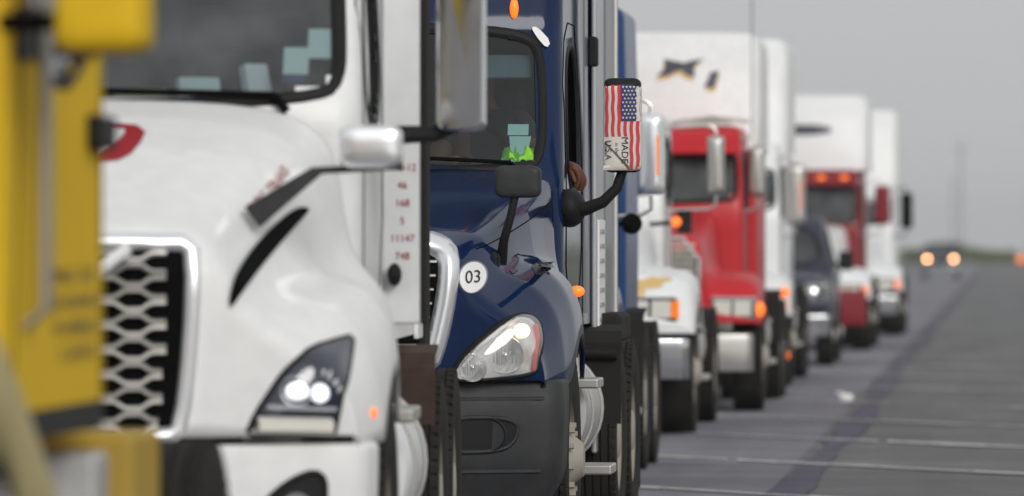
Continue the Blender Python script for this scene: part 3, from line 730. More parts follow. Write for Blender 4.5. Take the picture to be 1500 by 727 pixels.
# ------------------------------------------------------------------ driver: arm resting out of the open window
def skin_body(name, joints, edges, mat, root_i=0, sub=2, parent=None):
    me = bpy.data.meshes.new(name); me.from_pydata([j[0] for j in joints], edges, []); o = bpy.data.objects.new(name, me); COL.objects.link(o); o.parent = parent
    o.modifiers.new('skin', 'SKIN')
    me.skin_vertices or bpy.context.view_layer.update()
    if not me.skin_vertices:
        bm = bmesh.new(); bm.from_mesh(me); bm.verts.layers.skin.verify(); bm.to_mesh(me); bm.free()
    for i, j in enumerate(joints):
        sv = me.skin_vertices[0].data[i]; r = j[1]; sv.radius = r if isinstance(r, tuple) else (r, r); sv.use_root = (i == root_i)
    s = o.modifiers.new('sub', 'SUBSURF'); s.levels = sub; s.render_levels = sub
    dg = bpy.context.evaluated_depsgraph_get(); dg.update(); m2 = bpy.data.meshes.new_from_object(o.evaluated_get(dg))
    m2.polygons.foreach_set('use_smooth', [True] * len(m2.polygons)); m2.materials.clear(); m2.materials.append(M[mat])
    o.modifiers.clear(); o.data = m2; return o
def driver():
    X, Y = -3.25, 29.
    def P(x, y, z): return (X + x, Y + y, z)
    J = [(P(.56, 3.22, 1.74), (.17, .13)), (P(.56, 3.28, 1.95), (.16, .12)), (P(.56, 3.30, 2.18), (.17, .11)), (P(.56, 3.28, 2.30), (.08, .07)), (P(.56, 3.24, 2.38), .055), (P(.56, 3.20, 2.47), (.08, .09)), (P(.56, 3.19, 2.57), (.075, .09)), (P(.56, 3.2, 2.62), (.05, .06)),
         (P(.75, 3.26, 2.22), .075), (P(.90, 3.05, 2.02), .055), (P(.97, 2.86, 1.99), .045), (P(1.06, 2.68, 1.985), .032), (P(1.085, 2.63, 1.985), (.035, .022)), (P(1.105, 2.60, 1.965), (.045, .02)),
         (P(.37, 3.26, 2.22), .075), (P(.33, 3.0, 1.98), .052), (P(.42, 2.75, 2.0), .04), (P(.48, 2.62, 2.02), .035),
         (P(.66, 3.0, 1.70), .1), (P(.68, 2.72, 1.70), .075), (P(.68, 2.68, 1.40), .05), (P(.68, 2.55, 1.3), .04),
         (P(.46, 3.0, 1.70), .1), (P(.44, 2.72, 1.70), .075), (P(.44, 2.68, 1.40), .05), (P(.44, 2.55, 1.3), .04)]
    E = [(0, 1), (1, 2), (2, 3), (3, 4), (4, 5), (5, 6), (6, 7), (2, 8), (8, 9), (9, 10), (10, 11), (11, 12), (12, 13), (2, 14), (14, 15), (15, 16), (16, 17), (0, 18), (18, 19), (19, 20), (20, 21), (0, 22), (22, 23), (23, 24), (24, 25)]
    b = skin_body('person', J, E, 'skin'); tag(b, 'truck driver resting a bare forearm and hand over the open cab window', 'person')
    # fingers hanging over the sill: each its own chain rooted in the palm, merged into the body mesh
    bm = bmesh.new(); bm.from_mesh(b.data)
    base = [(1.085, 2.555, 1.975), (1.098, 2.578, 1.972), (1.108, 2.602, 1.967), (1.112, 2.626, 1.960)]
    for k, (fx, fy, fz) in enumerate(base):
        ln = (.092, .104, .1, .08)[k]
        FJ = [(P(fx - .012, fy + .004, fz + .004), .012), (P(fx + .014, fy, fz - .006), .013), (P(fx + .028, fy - .001, fz - .010 - ln * .42), .012), (P(fx + .024, fy - .001, fz - .010 - ln * .75), .011), (P(fx + .010, fy, fz - .010 - ln), .010)]
        f = skin_body('finger', FJ, [(0, 1), (1, 2), (2, 3), (3, 4)], 'skin'); bm.from_mesh(f.data); bpy.data.objects.remove(f)
    FJ = [(P(1.07, 2.59, 1.975), .015), (P(1.075, 2.555, 1.955), .014), (P(1.088, 2.538, 1.925), .012), (P(1.095, 2.532, 1.90), .010)]
    f = skin_body('thumb', FJ, [(0, 1), (1, 2), (2, 3)], 'skin'); bm.from_mesh(f.data); bpy.data.objects.remove(f)
    bm.to_mesh(b.data); bm.free()
    b.data.polygons.foreach_set('use_smooth', [True] * len(b.data.polygons))
    # clothing as children
    sh = [(P(.56, 3.22, 1.72), (.19, .15)), (P(.56, 3.28, 1.95), (.18, .14)), (P(.56, 3.30, 2.19), (.19, .13)), (P(.56, 3.28, 2.29), (.09, .08)), (P(.75, 3.26, 2.22), .09), (P(.86, 3.11, 2.08), .072), (P(.37, 3.26, 2.22), .09), (P(.34, 3.10, 2.07), .072)]
    skin_body('shirt', sh, [(0, 1), (1, 2), (2, 3), (2, 4), (4, 5), (2, 6), (6, 7)], 'shirt', parent=b)
    G().ball(P(.56, 3.22, 2.56), .1, 10, (.82, 1, .95)).build('hair', 'black', b)
driver()
# hi-vis vest on the dash
g = G(); rr = random.Random(5)
vv = []; NX, NY = 14, 10
for i in range(NX + 1):
    for j in range(NY + 1):
        u, w = i / NX, j / NY; vv.append((-3.25 + .73 + .2 * u, 29 + 2.14 + .16 * w, 1.96 + .14 * max(0, math.sin(math.pi * u)) ** .3 * (.45 + .55 * math.sin(math.pi * w)) * (1 - .35 * math.exp(-((u - .55) / .1) ** 2)) + .012 * math.sin(u * 23 + w * 11)))
g.add(vv, [(i * (NY + 1) + j, (i + 1) * (NY + 1) + j, (i + 1) * (NY + 1) + j + 1, i * (NY + 1) + j + 1) for i in range(NX) for j in range(NY)])
tag(g.build('safety_vest', 'hivis', None, solid=.01), 'crumpled lime green safety vest on the dashboard behind the windshield', 'vest')

# ------------------------------------------------------------------ white tractor with hexagon grille
def white_tractor():
    t = thing('semi_truck', 'white semi tractor with silver hexagon mesh grille and lit swept headlight', 'truck', (-3.25, 20.2, 0), R(2.6), 'semi trucks queued nose to tail')
    keys = [
        (.06, [(0, 1.63), (.40, 1.63), (.62, 1.61), (.69, 1.52), (.76, 1.38), (.88, 1.28), (1.05, 1.18), (1.13, 1.02), (1.14, .9)]),
        (.40, [(0, 1.75), (.42, 1.745), (.65, 1.715), (.745, 1.60), (.82, 1.42), (.96, 1.385), (1.09, 1.335), (1.185, 1.16), (1.2, .9)]),
        (.90, [(0, 1.92), (.50, 1.915), (.75, 1.87), (.86, 1.74), (.905, 1.50), (1.0, 1.445), (1.12, 1.43), (1.205, 1.3), (1.215, .92)]),
        (1.3, [(0, 2.03), (.56, 2.02), (.83, 1.96), (.93, 1.81), (.955, 1.53), (1.03, 1.45), (1.12, 1.43), (1.205, 1.3), (1.215, .92)]),
        (1.7, [(0, 2.10), (.62, 2.09), (.90, 2.02), (.98, 1.86), (1.0, 1.62), (1.05, 1.5), (1.14, 1.42), (1.19, 1.28), (1.2, .92)])]
    hood, hb = front_clip(t, keys, .93, 'white', arch=(1.15, .62), sweep=(.30, 2.3), sub=2)
    bk = [(.30, .04, .5, 1.08, 1.10, .1, .05, .26), (.42, 0, .5, 1.15, 1.17, .1, .05, .28), (.80, 0, .5, 1.17, 1.19, .1, .05, .29), (.905, .01, .5, 1.17, 1.19, .08, .05, .29)]
    V, Fk, FA = zloft(bk, .03, .02); bump = link_mesh('bumper', V, Fk, 'white', t, angle=40); bb = BVHTree.FromPolygons([Vector(v) for v in V], FA)
    for s in (1, -1):
        out = dense(chaikin([(s * .78, .66), (s * .90, .78), (s * 1.02, .82), (s * 1.02, .68), (s * .98, .58), (s * .80, .58)], 2), .04)
        p_ = patch(bb, out, 'y', .004).build('fog_lamp', 'plastic', bump); ring(bb, out, .016, .01, .015).build('fog_lamp_rim', 'plastic', p_)
        h, nn = hit(bb, 'y', s * .93, .69); G().lathe([(.001, 0), (.03, -.002), (.05, -.015), (.055, 0)], (s * .93, h.y - .006, .69), 'y', 20).build('fog_lamp_lens', 'reflector', p_)
        sd = hit(bb, 'x', .38, .94, s)[0]
    out = dense(chaikin(sym([(0, .955), (.50, .955), (.535, .97), (.565, 1.25), (.575, 1.54), (.54, 1.56), (0, 1.56)]), 1), .05)
    patch(hb, out, 'y', .006).build('grille_back', 'black', t)
    ring(hb, out, .056, .012, .03, m=8).build('grille_frame', 'brightchrome', t)
    gr = out
    for k in range(15):
        z0 = 1.532 - k * .041; sg = 1 if k % 2 else -1; p = []
        for x in np.linspace(-.52, .52, 79):
            ph = ((x + .33) / .175) % 1.0; tr = 1 if ph < .32 else 1 - (ph - .32) / .18 * 2 if ph < .5 else -1 if ph < .82 else -1 + (ph - .82) / .18 * 2
            z = z0 + sg * .011 * tr
            if abs(x) > np.interp(z, [.97, 1.25, 1.54], [.505, .53, .535]) - .015: continue
            h, nn = hit(hb, 'y', x, z); p.append((x, h.y - .028, z))
        G().tube(p, .0095, 6).build('grille_bar', 'dullchrome', t)
    p = []
    for q in np.linspace(0, 1, 12):
        x, z = .385 - .75 * q, 1.56 - .58 * q; h, nn = hit(hb, 'y', x, z); p.append((x, h.y - .05, z))
    G().tube(p, .022, 8).build('grille_slash', 'decalwhite', t)
    for s in (1, -1):
        hl = [(.765, .93), (.80, 1.01), (.885, 1.14), (.975, 1.225), (1.095, 1.262), (1.085, 1.12), (1.05, .93)]
        hl = dense(chaikin([(s * a, c) for a, c in dense(hl, .06)], 1), .04)
        ho = patch(hb, hl, 'y', .006).build('headlight', 'lamphouse', t)
        ring(hb, hl, .012, .01, .016).build('headlight_bezel', 'plastic', ho)
        for (cx, cz, rx, rz) in ((.932, 1.082, .042, .03), (1.008, 1.075, .026, .028)):
            h, nn = hit(hb, 'y', s * cx, cz)
            G().ball((s * cx, h.y - .012, cz), 1, 10, (rx, .02, rz)).build('headlight_bulb', 'lampwhite', ho)
            G().lathe([(rx * 1.05, -.025), (rx * 1.25, -.03), (rx * 1.3, -.005)], (s * cx, h.y, cz), 'y', 24).build('reflector_bowl', 'chrome', ho)
        path = []
        for (a, c) in [(.80, .968), (.9, .966), (1.04, .962)]: h, nn = hit(hb, 'y', s * a, c); path.append(h + nn * .012)
        G().tube(path, .03, 6).build('running_light', 'lampglass', ho)
        path = []
        for (a, c) in [(.83, 1.03), (.93, 1.025), (1.055, 1.02)]: h, nn = hit(hb, 'y', s * a, c); path.append(h + nn * .012)
        G().tube(path, .010, 6).build('trim_bar', 'reflector', ho)
        patch(hb, shrink(hl, .005), 'y', .018, .03, rings=6).build('lens', 'lensclear', ho)
        # dark air slot beside the hood
        sl = dense(chaikin([(s * .705, 1.37), (s * .72, 1.36), (s * .80, 1.53), (s * .895, 1.68), (s * .90, 1.70), (s * .86, 1.70), (s * .765, 1.585), (s * .715, 1.47)], 2), .05)
        patch(hb, sl, 'y', .014, rings=6).build('air_slot', 'black', t)
        # hood mirror: flat strap and chrome shell
        st = [(.73, 1.70), (.96, 1.835), (1.27, 1.85), (1.27, 1.828), (.99, 1.812), (.78, 1.63)]
        sp = G().prism([(s * a, c) for a, c in st], 'y', .50, .56).build('hood_mirror_strap', 'bumperplastic', t, bevel=.006)
        hm = link_mesh('hood_mirror', *mirror_shell(s * 1.16, .50, 1.905, .215, .145, .13), 'brightchrome', t, angle=50)
        G().box((s * 1.16, .568, 1.905), (.18, .004, .1)).build('mirror_glass', 'mirror', hm)
        h, nn = hit(hb, 'x', .50, 1.0, s); G().ball(tuple(h), .022, 8, (.6, 1.3, .9)).build('side_marker_light', 'amberlit', t)
    ck = [(1.2, 1.72, 5.95, 1.05, 1.06, .1, .08, .12), (2.05, 1.66, 5.95, 1.05, 1.06, .12, .08, .16), (2.15, 1.70, 5.95, 1.045, 1.06, .12, .08, .17), (2.95, 2.30, 5.95, 1.0, 1.06, .14, .08, .17), (3.1, 2.36, 5.95, 1.0, 1.06, .14, .08, .2), (3.95, 3.6, 5.95, .95, 1.02, .2, .08, .25)]
    wind = sym([(0, 2.92), (.6, 2.91), (.86, 2.86), (.93, 2.75), (.965, 2.3), (.965, 2.18), (.92, 2.115), (.5, 2.085), (0, 2.075)])
    door = [(2.12, 2.04), (3.02, 2.0), (3.02, 2.8), (2.62, 2.8), (2.2, 2.34)]
    cab, cb = build_cab(t, ck, 'white', wind, door, res=.04, glass='glassdustglare', seal=.034)
    interior(t, 1.8, 2.1, .92)
    for (q, m_) in (([(.77, 2.20), (.86, 2.20), (.86, 2.30), (.77, 2.30)], 'paper'), ([(.855, 2.26), (.955, 2.26), (.955, 2.37), (.855, 2.37)], 'paper'), ([(.77, 2.17), (.85, 2.17), (.85, 2.195), (.77, 2.195)], 'blue2')):
        patch(cb, dense(q, .03), 'y', -.018, rings=3).build('windshield_sticker', m_, t)
    for (x_, w_, h_, m_) in ((.45, .16, .10, 'paper'), (.66, .10, .15, 'decalwhite'), (.24, .2, .06, 'cream'), (-.1, .14, .12, 'paper'), (.05, .09, .17, 'blue2')):
        G().box((x_, 1.98, 2.08 + h_ / 2), (w_, .05, h_), rz=x_, rx=-.3).build('dash_clutter', m_, t, bevel=.008)
    for x0 in (-.65, .12):
        p = []
        for x in np.linspace(x0, x0 + .62, 8): h, nn = hit(cb, 'y', x, 2.125 - .02 * (x - x0)); p.append(h + Vector((0, -.04, 0)))
        G().tube(p, .012, 6).tube([p[-1], p[-1] + Vector((.05, .0, -.06))], .016, 6).build('wiper', 'black', t)
    for s in (1, -1):
        G().box((s * .62, 2.38, 2.80), (.50, .02, .16), rx=-.5).build('sun_visor', 'grey', t, bevel=.01)
        ring(cb, dense(chaikin([(1.95, 1.25), (3.15, 1.25), (3.15, 2.9), (2.5, 2.9), (2.0, 2.3)], 1), .08), .007, .007, .004, 'x', s, m=4).build('door_seam', 'black', t)
        e = G().prism([(5.9, 1.12), (6.35, 1.12), (6.35, 3.7), (5.9, 3.7)], 'x', min(s * 1.05, s * 1.09), max(s * 1.05, s * 1.09)).build('side_extender', 'flap', t, bevel=.01)
        G().prism([(5.5, 1.18), (5.9, 1.18), (5.9, 3.7), (5.5, 3.7)], 'x', min(s * 1.06, s * 1.08), max(s * 1.06, s * 1.08)).build('rear_panel', 'white', t, bevel=.005)
        # steps, skirts, tank
        for (zz, yy) in ((.95, 2.3), (.5, 2.3)): G().box((s * 1.08, yy, zz), (.3, .6, .05)).build('step', 'dullchrome', t, bevel=.01)
        G().box((s * .98, 3.3, 1.05), (.2, .9, .28)).build('battery_box', 'rust', t, bevel=.02)
        fuel_tank(t, .84, 2.75, 4.25, .72, .34, 'white2', s)
        # door mirror, chrome back
        m = link_mesh('mirror', *mirror_shell(s * 1.40, 2.15, 2.36, .18, .74, .16, True), 'chrome', t, angle=12)
        G().box((s * 1.40, 2.232, 2.36), (.15, .004, .66)).build('mirror_glass', 'mirror', m)
        G().tube([(s * 1.0, 2.15, 1.97), (s * 1.15, 2.14, 1.975), (s * 1.3, 2.14, 1.98), (s * 1.39, 2.15, 2.02)], [.05, .035, .03, .03], 10).build('mirror_arm', 'plastic', t)
    chassis(t, 1.15, (5.05, 6.35), 7.0, 'steel', half=1.06)
    quarter_fender(t, 4.42, 1.14, 1.20, .6, mat='rust', bottom=.85, depth=.3)
    # red hood-front emblem: outlined letter end
    o1 = dense(chaikin([(-.02, 2.005), (.27, 2.005), (.345, 1.985), (.335, 1.90), (.29, 1.858), (.16, 1.852), (-.02, 1.852), (-.02, 1.872), (.17, 1.88), (.225, 1.97), (.2, 1.983), (-.02, 1.983)], 1), .04)
    def strip(o, name):
        vs, fs = [], []
        n = 14
        top = [(-.05 + .39 * i / n) for i in range(n + 1)]
        return o
    # red bowl of a letter, as a band with a slanted inner counter
    outer = [(.0, 2.0), (.12, 2.0), (.22, 1.998), (.30, 1.99), (.338, 1.965), (.335, 1.925), (.315, 1.885), (.28, 1.862), (.2, 1.852), (.1, 1.85), (.0, 1.85)]
    inner = [(.0, 1.985), (.12, 1.985), (.19, 1.983), (.262, 1.978), (.268, 1.962), (.258, 1.935), (.24, 1.905), (.21, 1.88), (.14, 1.868), (.08, 1.866), (.0, 1.866)]
    V = []
    for j in range(5):
        for (a, b_) in zip(outer, inner):
            q = j / 4; h, nn = hit(hb, 'z', a[0] * (1 - q) + b_[0] * q, None or 0) if False else hit(hb, 'y', a[0] * (1 - q) + b_[0] * q, a[1] * (1 - q) + b_[1] * q); V.append(h + nn * .004)
    n = len(outer); link_mesh('hood_emblem', V, [(j * n + i, j * n + i + 1, (j + 1) * n + i + 1, (j + 1) * n + i) for j in range(4) for i in range(n - 1)], 'decalred', t)
    put_text('DOC TRANS', .045, t, 'decalred', hb, 'x', .86, 1.76, rot=.3, sx=2.0, off=.004)
    for sd in (1, -1):
        dp = G().box((sd * 1.125, 3.27, 2.48), (.15, .05, 2.42)).build('wind_deflector', 'white2', t, bevel=.012)
        G().box((sd * 1.210, 3.27, 2.48), (.024, .07, 2.42)).build('rubber_edge', 'flap', dp, bevel=.008)
        G().ball((sd * 1.10, 3.2, 1.46), 1, 8, (.028, .05, .045)).build('latch', 'plastic', dp)
        if sd > 0:
            db = BVHTree.FromPolygons([Vector((a, 3.245, c)) for a, c in ((1, 1.2), (1.3, 1.2), (1.3, 3.7), (1, 3.7))], [(0, 1, 2, 3)])
            for k, s_ in enumerate(('148-12', '46', '168', '5', '11147', '748')):
                put_text(s_, .040, t, 'decalred', db, 'y', 1.128, 1.87 - k * .068, sx=.95, off=.004, parent=dp)
    return t
white = white_tractor()

# ------------------------------------------------------------------ conventional tractors behind and in front
def clip_keys(w0, w1, zt0, zt1, zf, xf, L, f0=.25):
    ks = []
    for (y, q, fz) in ((.05, 0, zf - .42), (.16, .06, zf - .20), (.32, .14, zf - .07), (.62, .3, zf), (1.2, .6, zf), (1.55, .8, zf - .10), (L, 1, zf - .35)):
        w = w0 + (w1 - w0) * q; z = zt0 + (zt1 - zt0) * q
        if y < .1: z -= .03
        ks.append((y, [(0, z), (w * .6, z - .005), (w * .9, z - .04), (w, z - .13), (w + .02, max(fz + .03, .93)), (w + .10, fz), (xf - .10, fz - .01), (xf, fz - .10), (xf + .012, .86)]))
    return ks
def conventional(label, D0, Xc, mat, hoodmat=None, fmat=None, w0=.46, w1=.72, zt0=1.72, zt1=1.98, zf=1.36, xf=1.18, L=1.95, cab_hw=.95, cab_top=2.85, wz=(2.05, 2.52), sleeper=None, sleeper_mat=None, fairing=None, fairing_mat='white',
                 visor=None, lamp='rect', bumper='chrome', bz=(.40, .74), bhw=1.13, rears=(4.9, 6.2), length=6.8, rz=0, mirrors=True, stacks=False, glass='glassdustglare', res=.07, mirror=dict(), grillemat='dullchrome', cabback=3.35, glassdoor=True, tank='tank', aero=False, low=.84, turn='ball', flap=True):
    t = thing('semi_truck', label, 'truck', (Xc, D0, 0), rz, 'semi trucks queued nose to tail')
    hood, hb = front_clip(t, clip_keys(w0, w1, zt0, zt1, zf, xf, L), low, hoodmat or mat, arch=(1.02, .61), sweep=((.30, 2.5) if aero else (.10, 4)), sub=1)
    gz0, gz1, gw = low + .06, zt0 - .07, w0 - .05
    go = dense(chaikin(sym([(0, gz1), (gw, gz1), (gw, gz0), (0, gz0)]), 1), .08)
    patch(hb, go, 'y', .006, rings=4).build('grille_back', 'black', t); ring(hb, go, .04, .01, .03).build('grille_frame', 'chrome', t)
    n = 12
    for k in range(n):
        z = gz0 + .04 + (gz1 - gz0 - .08) * k / (n - 1); G().box((0, hit(hb, 'y', 0, z)[0].y - .022, z), (2 * gw - .03, .02, .024)).build('grille_bar', grillemat, t)
    if bumper:
        V, Fk, _ = zloft([(bz[0], .0 - .06, .3, bhw - .02, bhw, .08, .05, .10), (bz[0] + .05, -.10, .3, bhw, bhw, .08, .05, .12), (bz[1], -.10, .3, bhw, bhw, .08, .05, .12)], .06, .02)
        bo = link_mesh('bumper', V, Fk, bumper, t, angle=40)
    for s in (1, -1):
        zc = zf - .36
        if lamp == 'rect':
            x0 = w0 + .10
            h, nn = hit(hb, 'y', s * (x0 + .2), zc)
            ho = G().box((s * (x0 + .2), h.y - .0, zc), (.44, .10, .22)).build('headlight', 'chrome', t, bevel=.015)
            for dx in (.09, .28): G().box((s * (x0 + dx), h.y - .052, zc), (.165, .02, .15)).build('headlight_lens', 'lampglass', ho, bevel=.02)
            if turn == 'ball': G().ball((s * (x0 + .45), h.y + .0, zc - .01), 1, 10, (.048, .06, .075)).build('turn_lamp', 'amberlit', ho)
            else: G().box((s * (x0 + .40), h.y - .05, zc), (.065, .03, .15)).build('turn_lamp', 'amber', ho, bevel=.01)
        else:
            x0 = w0 + .08
            hl = dense(chaikin([(s * x0, zc - .1), (s * (x0 + .38), zc - .12), (s * (x0 + .44), zc + .06), (s * (x0 + .3), zc + .12), (s * (x0 + .05), zc + .06)], 2), .06)
            ho = patch(hb, hl, 'y', .01, rings=4).build('headlight', 'reflector', t); ring(hb, hl, .016, .01, .02).build('headlight_bezel', 'plastic', ho); patch(hb, hl, 'y', .02, .03, rings=4).build('headlight_lens', 'lens', ho)
            h, nn = hit(hb, 'y', s * (x0 + .36), zc); G().ball(tuple(h + Vector((0, -.03, 0))), 1, 8, (.05, .03, .08)).build('turn_lamp', 'amberlit', ho)
    ck = [(1.12, L - .02, cabback, cab_hw, cab_hw, .06, .05, .05), (wz[0] - .06, L - .02, cabback, cab_hw, cab_hw, .07, .05, .06), (wz[1] + .04, L + .2, cabback, cab_hw - .03, cab_hw, .08, .05, .07), (wz[1] + .1, L + .22, cabback, cab_hw - .03, cab_hw, .08, .05, .07), (cab_top, L + .4, cabback, cab_hw - .06, cab_hw - .03, .1, .05, .1)]
    wx = cab_hw - .08
    wind = sym([(0, wz[1]), (wx - .05, wz[1] - .01), (wx, wz[1] - .05), (wx + .01, wz[0] + .04), (wx - .04, wz[0]), (0, wz[0] - .02)])
    door = [(L + .32, wz[0] - .10), (cabback - .22, wz[0] - .10), (cabback - .22, wz[1] + .03), (L + .5, wz[1] + .03)] if glassdoor else None
    cab, cb = build_cab(t, ck, mat, wind, door, res=res, glass=glass, seal=.03, split=True)
    G().box((0, L + .3, wz[0] - .22), (2 * wx, .35, .2)).build('dashboard', 'liner', t, bevel=.03)
    for s in (1, -1):
        st = G().box((s * .48, L + 1.0, wz[0] - .3), (.48, .45, .12)).build('seat', 'seat', t, bevel=.04); G().box((s * .48, L + 1.18, wz[0] + .05), (.46, .12, .62)).build('backrest', 'seat', st, bevel=.05)
        ring(cb, dense([(L + .15, 1.18), (cabback - .1, 1.18), (cabback - .1, wz[1] + .12), (L + .4, wz[1] + .12)], .1), .008, .008, .004, 'x', s, m=3).build('door_seam', 'black', t)
    if visor:
        vm, vn = visor
        G().prism([(L + .05, wz[1] - .01), (L + .0, wz[1] + .0), (L + .18, wz[1] + .20), (L + .26, wz[1] + .20)], 'x', -cab_hw + .03, cab_hw - .03).build('sun_visor', vm, t, bevel=.01)
        for k in range(vn): G().ball((-(cab_hw - .25) + k * 2 * (cab_hw - .25) / max(1, vn - 1), L + .10, wz[1] + .11), .05, 8, (1.3, .7, .8)).build('roof_marker_light', 'amberlit', t)
    if sleeper:
        y1, z1, hw = sleeper
        V, Fk, _ = zloft([(1.12, cabback + .02, y1, hw, hw, .06, .06, .0), (z1 * .8, cabback + .02, y1, hw, hw, .06, .06, 0), (z1, cabback + .05, y1, hw - .02, hw - .02, .08, .06, 0)], .1, .08)
        link_mesh('sleeper', V, Fk, sleeper_mat or mat, t, angle=45)
        fb = BVHTree.FromPolygons([Vector(v) for v in V], Fk)
    fo = None
    if fairing:
        y0, y1, z0, z1, hw = fairing
        V, Fk, FA = zloft([(z0, y0, y1, hw - .02, hw, .14, .08, .10), (z0 + .3 * (z1 - z0), y0 + .05, y1, hw, hw, .16, .08, .12), (z0 + .8 * (z1 - z0), y0 + .22, y1, hw - .01, hw, .2, .08, .18), (z1, y0 + .5, y1, hw - .04, hw - .02, .2, .08, .22)], .06, .14)
        fo = link_mesh('roof_fairing', V, Fk, fairing_mat, t, angle=50); fo_b = BVHTree.FromPolygons([Vector(v) for v in V], FA)
        t['_'] = 0; del t['_']
    if mirrors:
        for s in (1, -1): west_mirror(t, mirror.get('x', cab_hw + .28), mirror.get('y', L + .3), mirror.get('z', 2.25), mirror.get('w', .19), mirror.get('h', .55), s, mirror.get('mat', 'brightchrome'), cab_hw, mirror.get('amber', False), True, mirror.get('arm', 'dullchrome'))
    if stacks:
        for s in (1, -1): G().tube([(s * (cab_hw + .02), cabback + .12, 1.0), (s * (cab_hw + .02), cabback + .12, stacks - .15), (s * (cab_hw + .02), cabback + .16, stacks - .04), (s * (cab_hw + .02), cabback + .24, stacks)], .065, 14).build('exhaust_stack', 'chrome', t)
    for s in (1, -1):
        fuel_tank(t, .82, L + .45, L + 1.75, .72, .32, tank, s)
        G().box((s * 1.05, L + .15, .86), (.3, .5, .05)).build('step', 'dullchrome', t, bevel=.01); G().box((s * 1.1, L + .15, .46), (.3, .5, .05)).build('step', 'dullchrome', t, bevel=.01)
    chassis(t, 1.02, rears, length, 'steel', half=1.04, flap=flap)
    if len(rears) > 1: quarter_fender(t, rears[0] - .66, 1.12, 1.2, .6, bottom=.6, depth=.4)
    return t, hb, cb, (fo_b if fairing else None)

# second blue tractor, right behind the one in focus
t3, hb3, cb3, _ = conventional('mid blue flat-roofed sleeper tractor half hidden by the dark blue truck', 39.6, -3.66, 'blue2', zf=1.42, zt0=1.7, zt1=1.95, w0=.6, w1=.85, cab_hw=1.03, cab_top=3.05, sleeper=(4.9, 3.27, 1.08), bumper='dullchrome', rears=(4.1, 5.4), length=6.0,
    mirror=dict(x=1.33, y=2.05, z=2.21, w=.185, h=.555, amber=True), lamp='aero', aero=True, res=.06)
G().tube([(1.0, 1.9, 1.73), (1.18, 1.7, 1.735)], .014, 8).ball((1.22, 1.68, 1.735), .072, 10, (1, .6, 1)).build('spot_mirror', 'black', t3)
# white conventional with chrome bumper and worn fender
t4, hb4, cb4, _ = conventional('old white long nose truck with chipped fender paint and chrome bumper', 51.3, -3.72, 'white2', cab_hw=.86, cab_top=2.75, zf=1.42, zt0=1.70, zt1=1.95, w0=.55, w1=.78, xf=1.2, bumper='chrome', bz=(.48, .82), bhw=1.16, rears=(4.6,), length=5.4, cabback=3.2, L=1.75,
    mirrors=True, mirror=dict(x=1.30, y=2.05, z=2.30, w=.15, h=.50, mat='dullchrome'), low=.86, lamp='rect', turn='box')
for (x, z, w, h) in ((.80, 1.27, .16, .05), (.70, 1.20, .1, .07), (.9, 1.31, .12, .025), (.74, 1.12, .06, .05)):
    rq = random.Random(int(x * 100)); out = [(x + w * math.cos(a) * rq.uniform(.7, 1.1), z + h * math.sin(a) * rq.uniform(.6, 1.15)) for a in np.linspace(0, 2 * math.pi, 22)[:-1]]
    patch(hb4, out, 'y', .004, rings=3).build('paint_chip', 'decalgold', t4)
G().tube([(.76, 1.5, 1.78), (1.05, 1.22, 1.80)], .02, 8).box((1.07, 1.2, 1.80), (.12, .06, .2)).build('fender_mirror', 'plastic', t4, bevel=.02)
G().ball((1.0, 1.16, 1.80), .045, 8).build('fender_lamp', 'amberlit', t4)
# red conventional with tall white fairing
t5, hb5, cb5, fb5 = conventional('bright red long nose truck with white roof fairing and silver bumper plate', 58.8, -3.42, 'red', cab_hw=.93, cab_top=2.80, zf=1.36, xf=1.17, wz=(2.05, 2.52), visor=('red', 0), sleeper=(5.6, 2.62, 1.02), fairing=(3.2, 5.6, 2.56, 3.78, 1.05), bumper='dullchrome', bz=(.40, .76), bhw=1.10, rears=(5.6, 6.9), length=7.4,
    mirror=dict(x=1.06, y=2.2, z=2.34, w=.16, h=.50, mat='dullchrome'), w0=.62, w1=.70, low=.86, grillemat='lampglass')
# fairing monogram
def poly_decal(b, pts, mat, root, off, name):
    v, f = [], [];
    d = dense(pts, .05); V = []
    for (x, z) in d: h, nn = hit(b, 'y', x, z); V.append(h + nn * off)
    return link_mesh(name, V, [tuple(range(len(V)))], mat, root, smooth=False)
def fpx(px, py, d=62.3, Xc=-3.42): s = 9000 / d; return (-Xc - (1458 - px) / s, 1.55 + (368 - py) / s)
L1 = [(963, 113), (972, 105), (976, 97), (974, 87), (1001, 92), (1002, 103), (990, 106), (982, 111)]
L2 = [(992, 98), (1000, 94), (1012, 90), (1034, 86), (1024, 92), (1018, 100), (1020, 114), (1006, 110), (1000, 103)]
L3 = [(1042, 106), (1055, 104), (1048, 130), (1033, 128), (1038, 118)]
for k, (pl, dx) in enumerate(((L1, 0), (L2, 0), (L3, 0))):
    poly_decal(fb5, [fpx(a + (-2 if k < 2 else 1), c + 6) for a, c in pl], 'decalgold', t5, .004, 'monogram_shadow')
    poly_decal(fb5, [fpx(a, c) for a, c in pl], 'decalnavy', t5, .008, 'monogram')
G().tube([(.98, 3.0, 2.7), (.98, 3.0, 4.25)], .005, 6).build('radio_antenna', 'black', t5)
G().box((.55, 2.35, 2.84), (.5, .08, .05)).tube([(.2, 2.35, 2.82), (.6, 2.3, 2.88), (.98, 2.35, 2.84)], .02, 6).build('air_horn', 'dullchrome', t5)
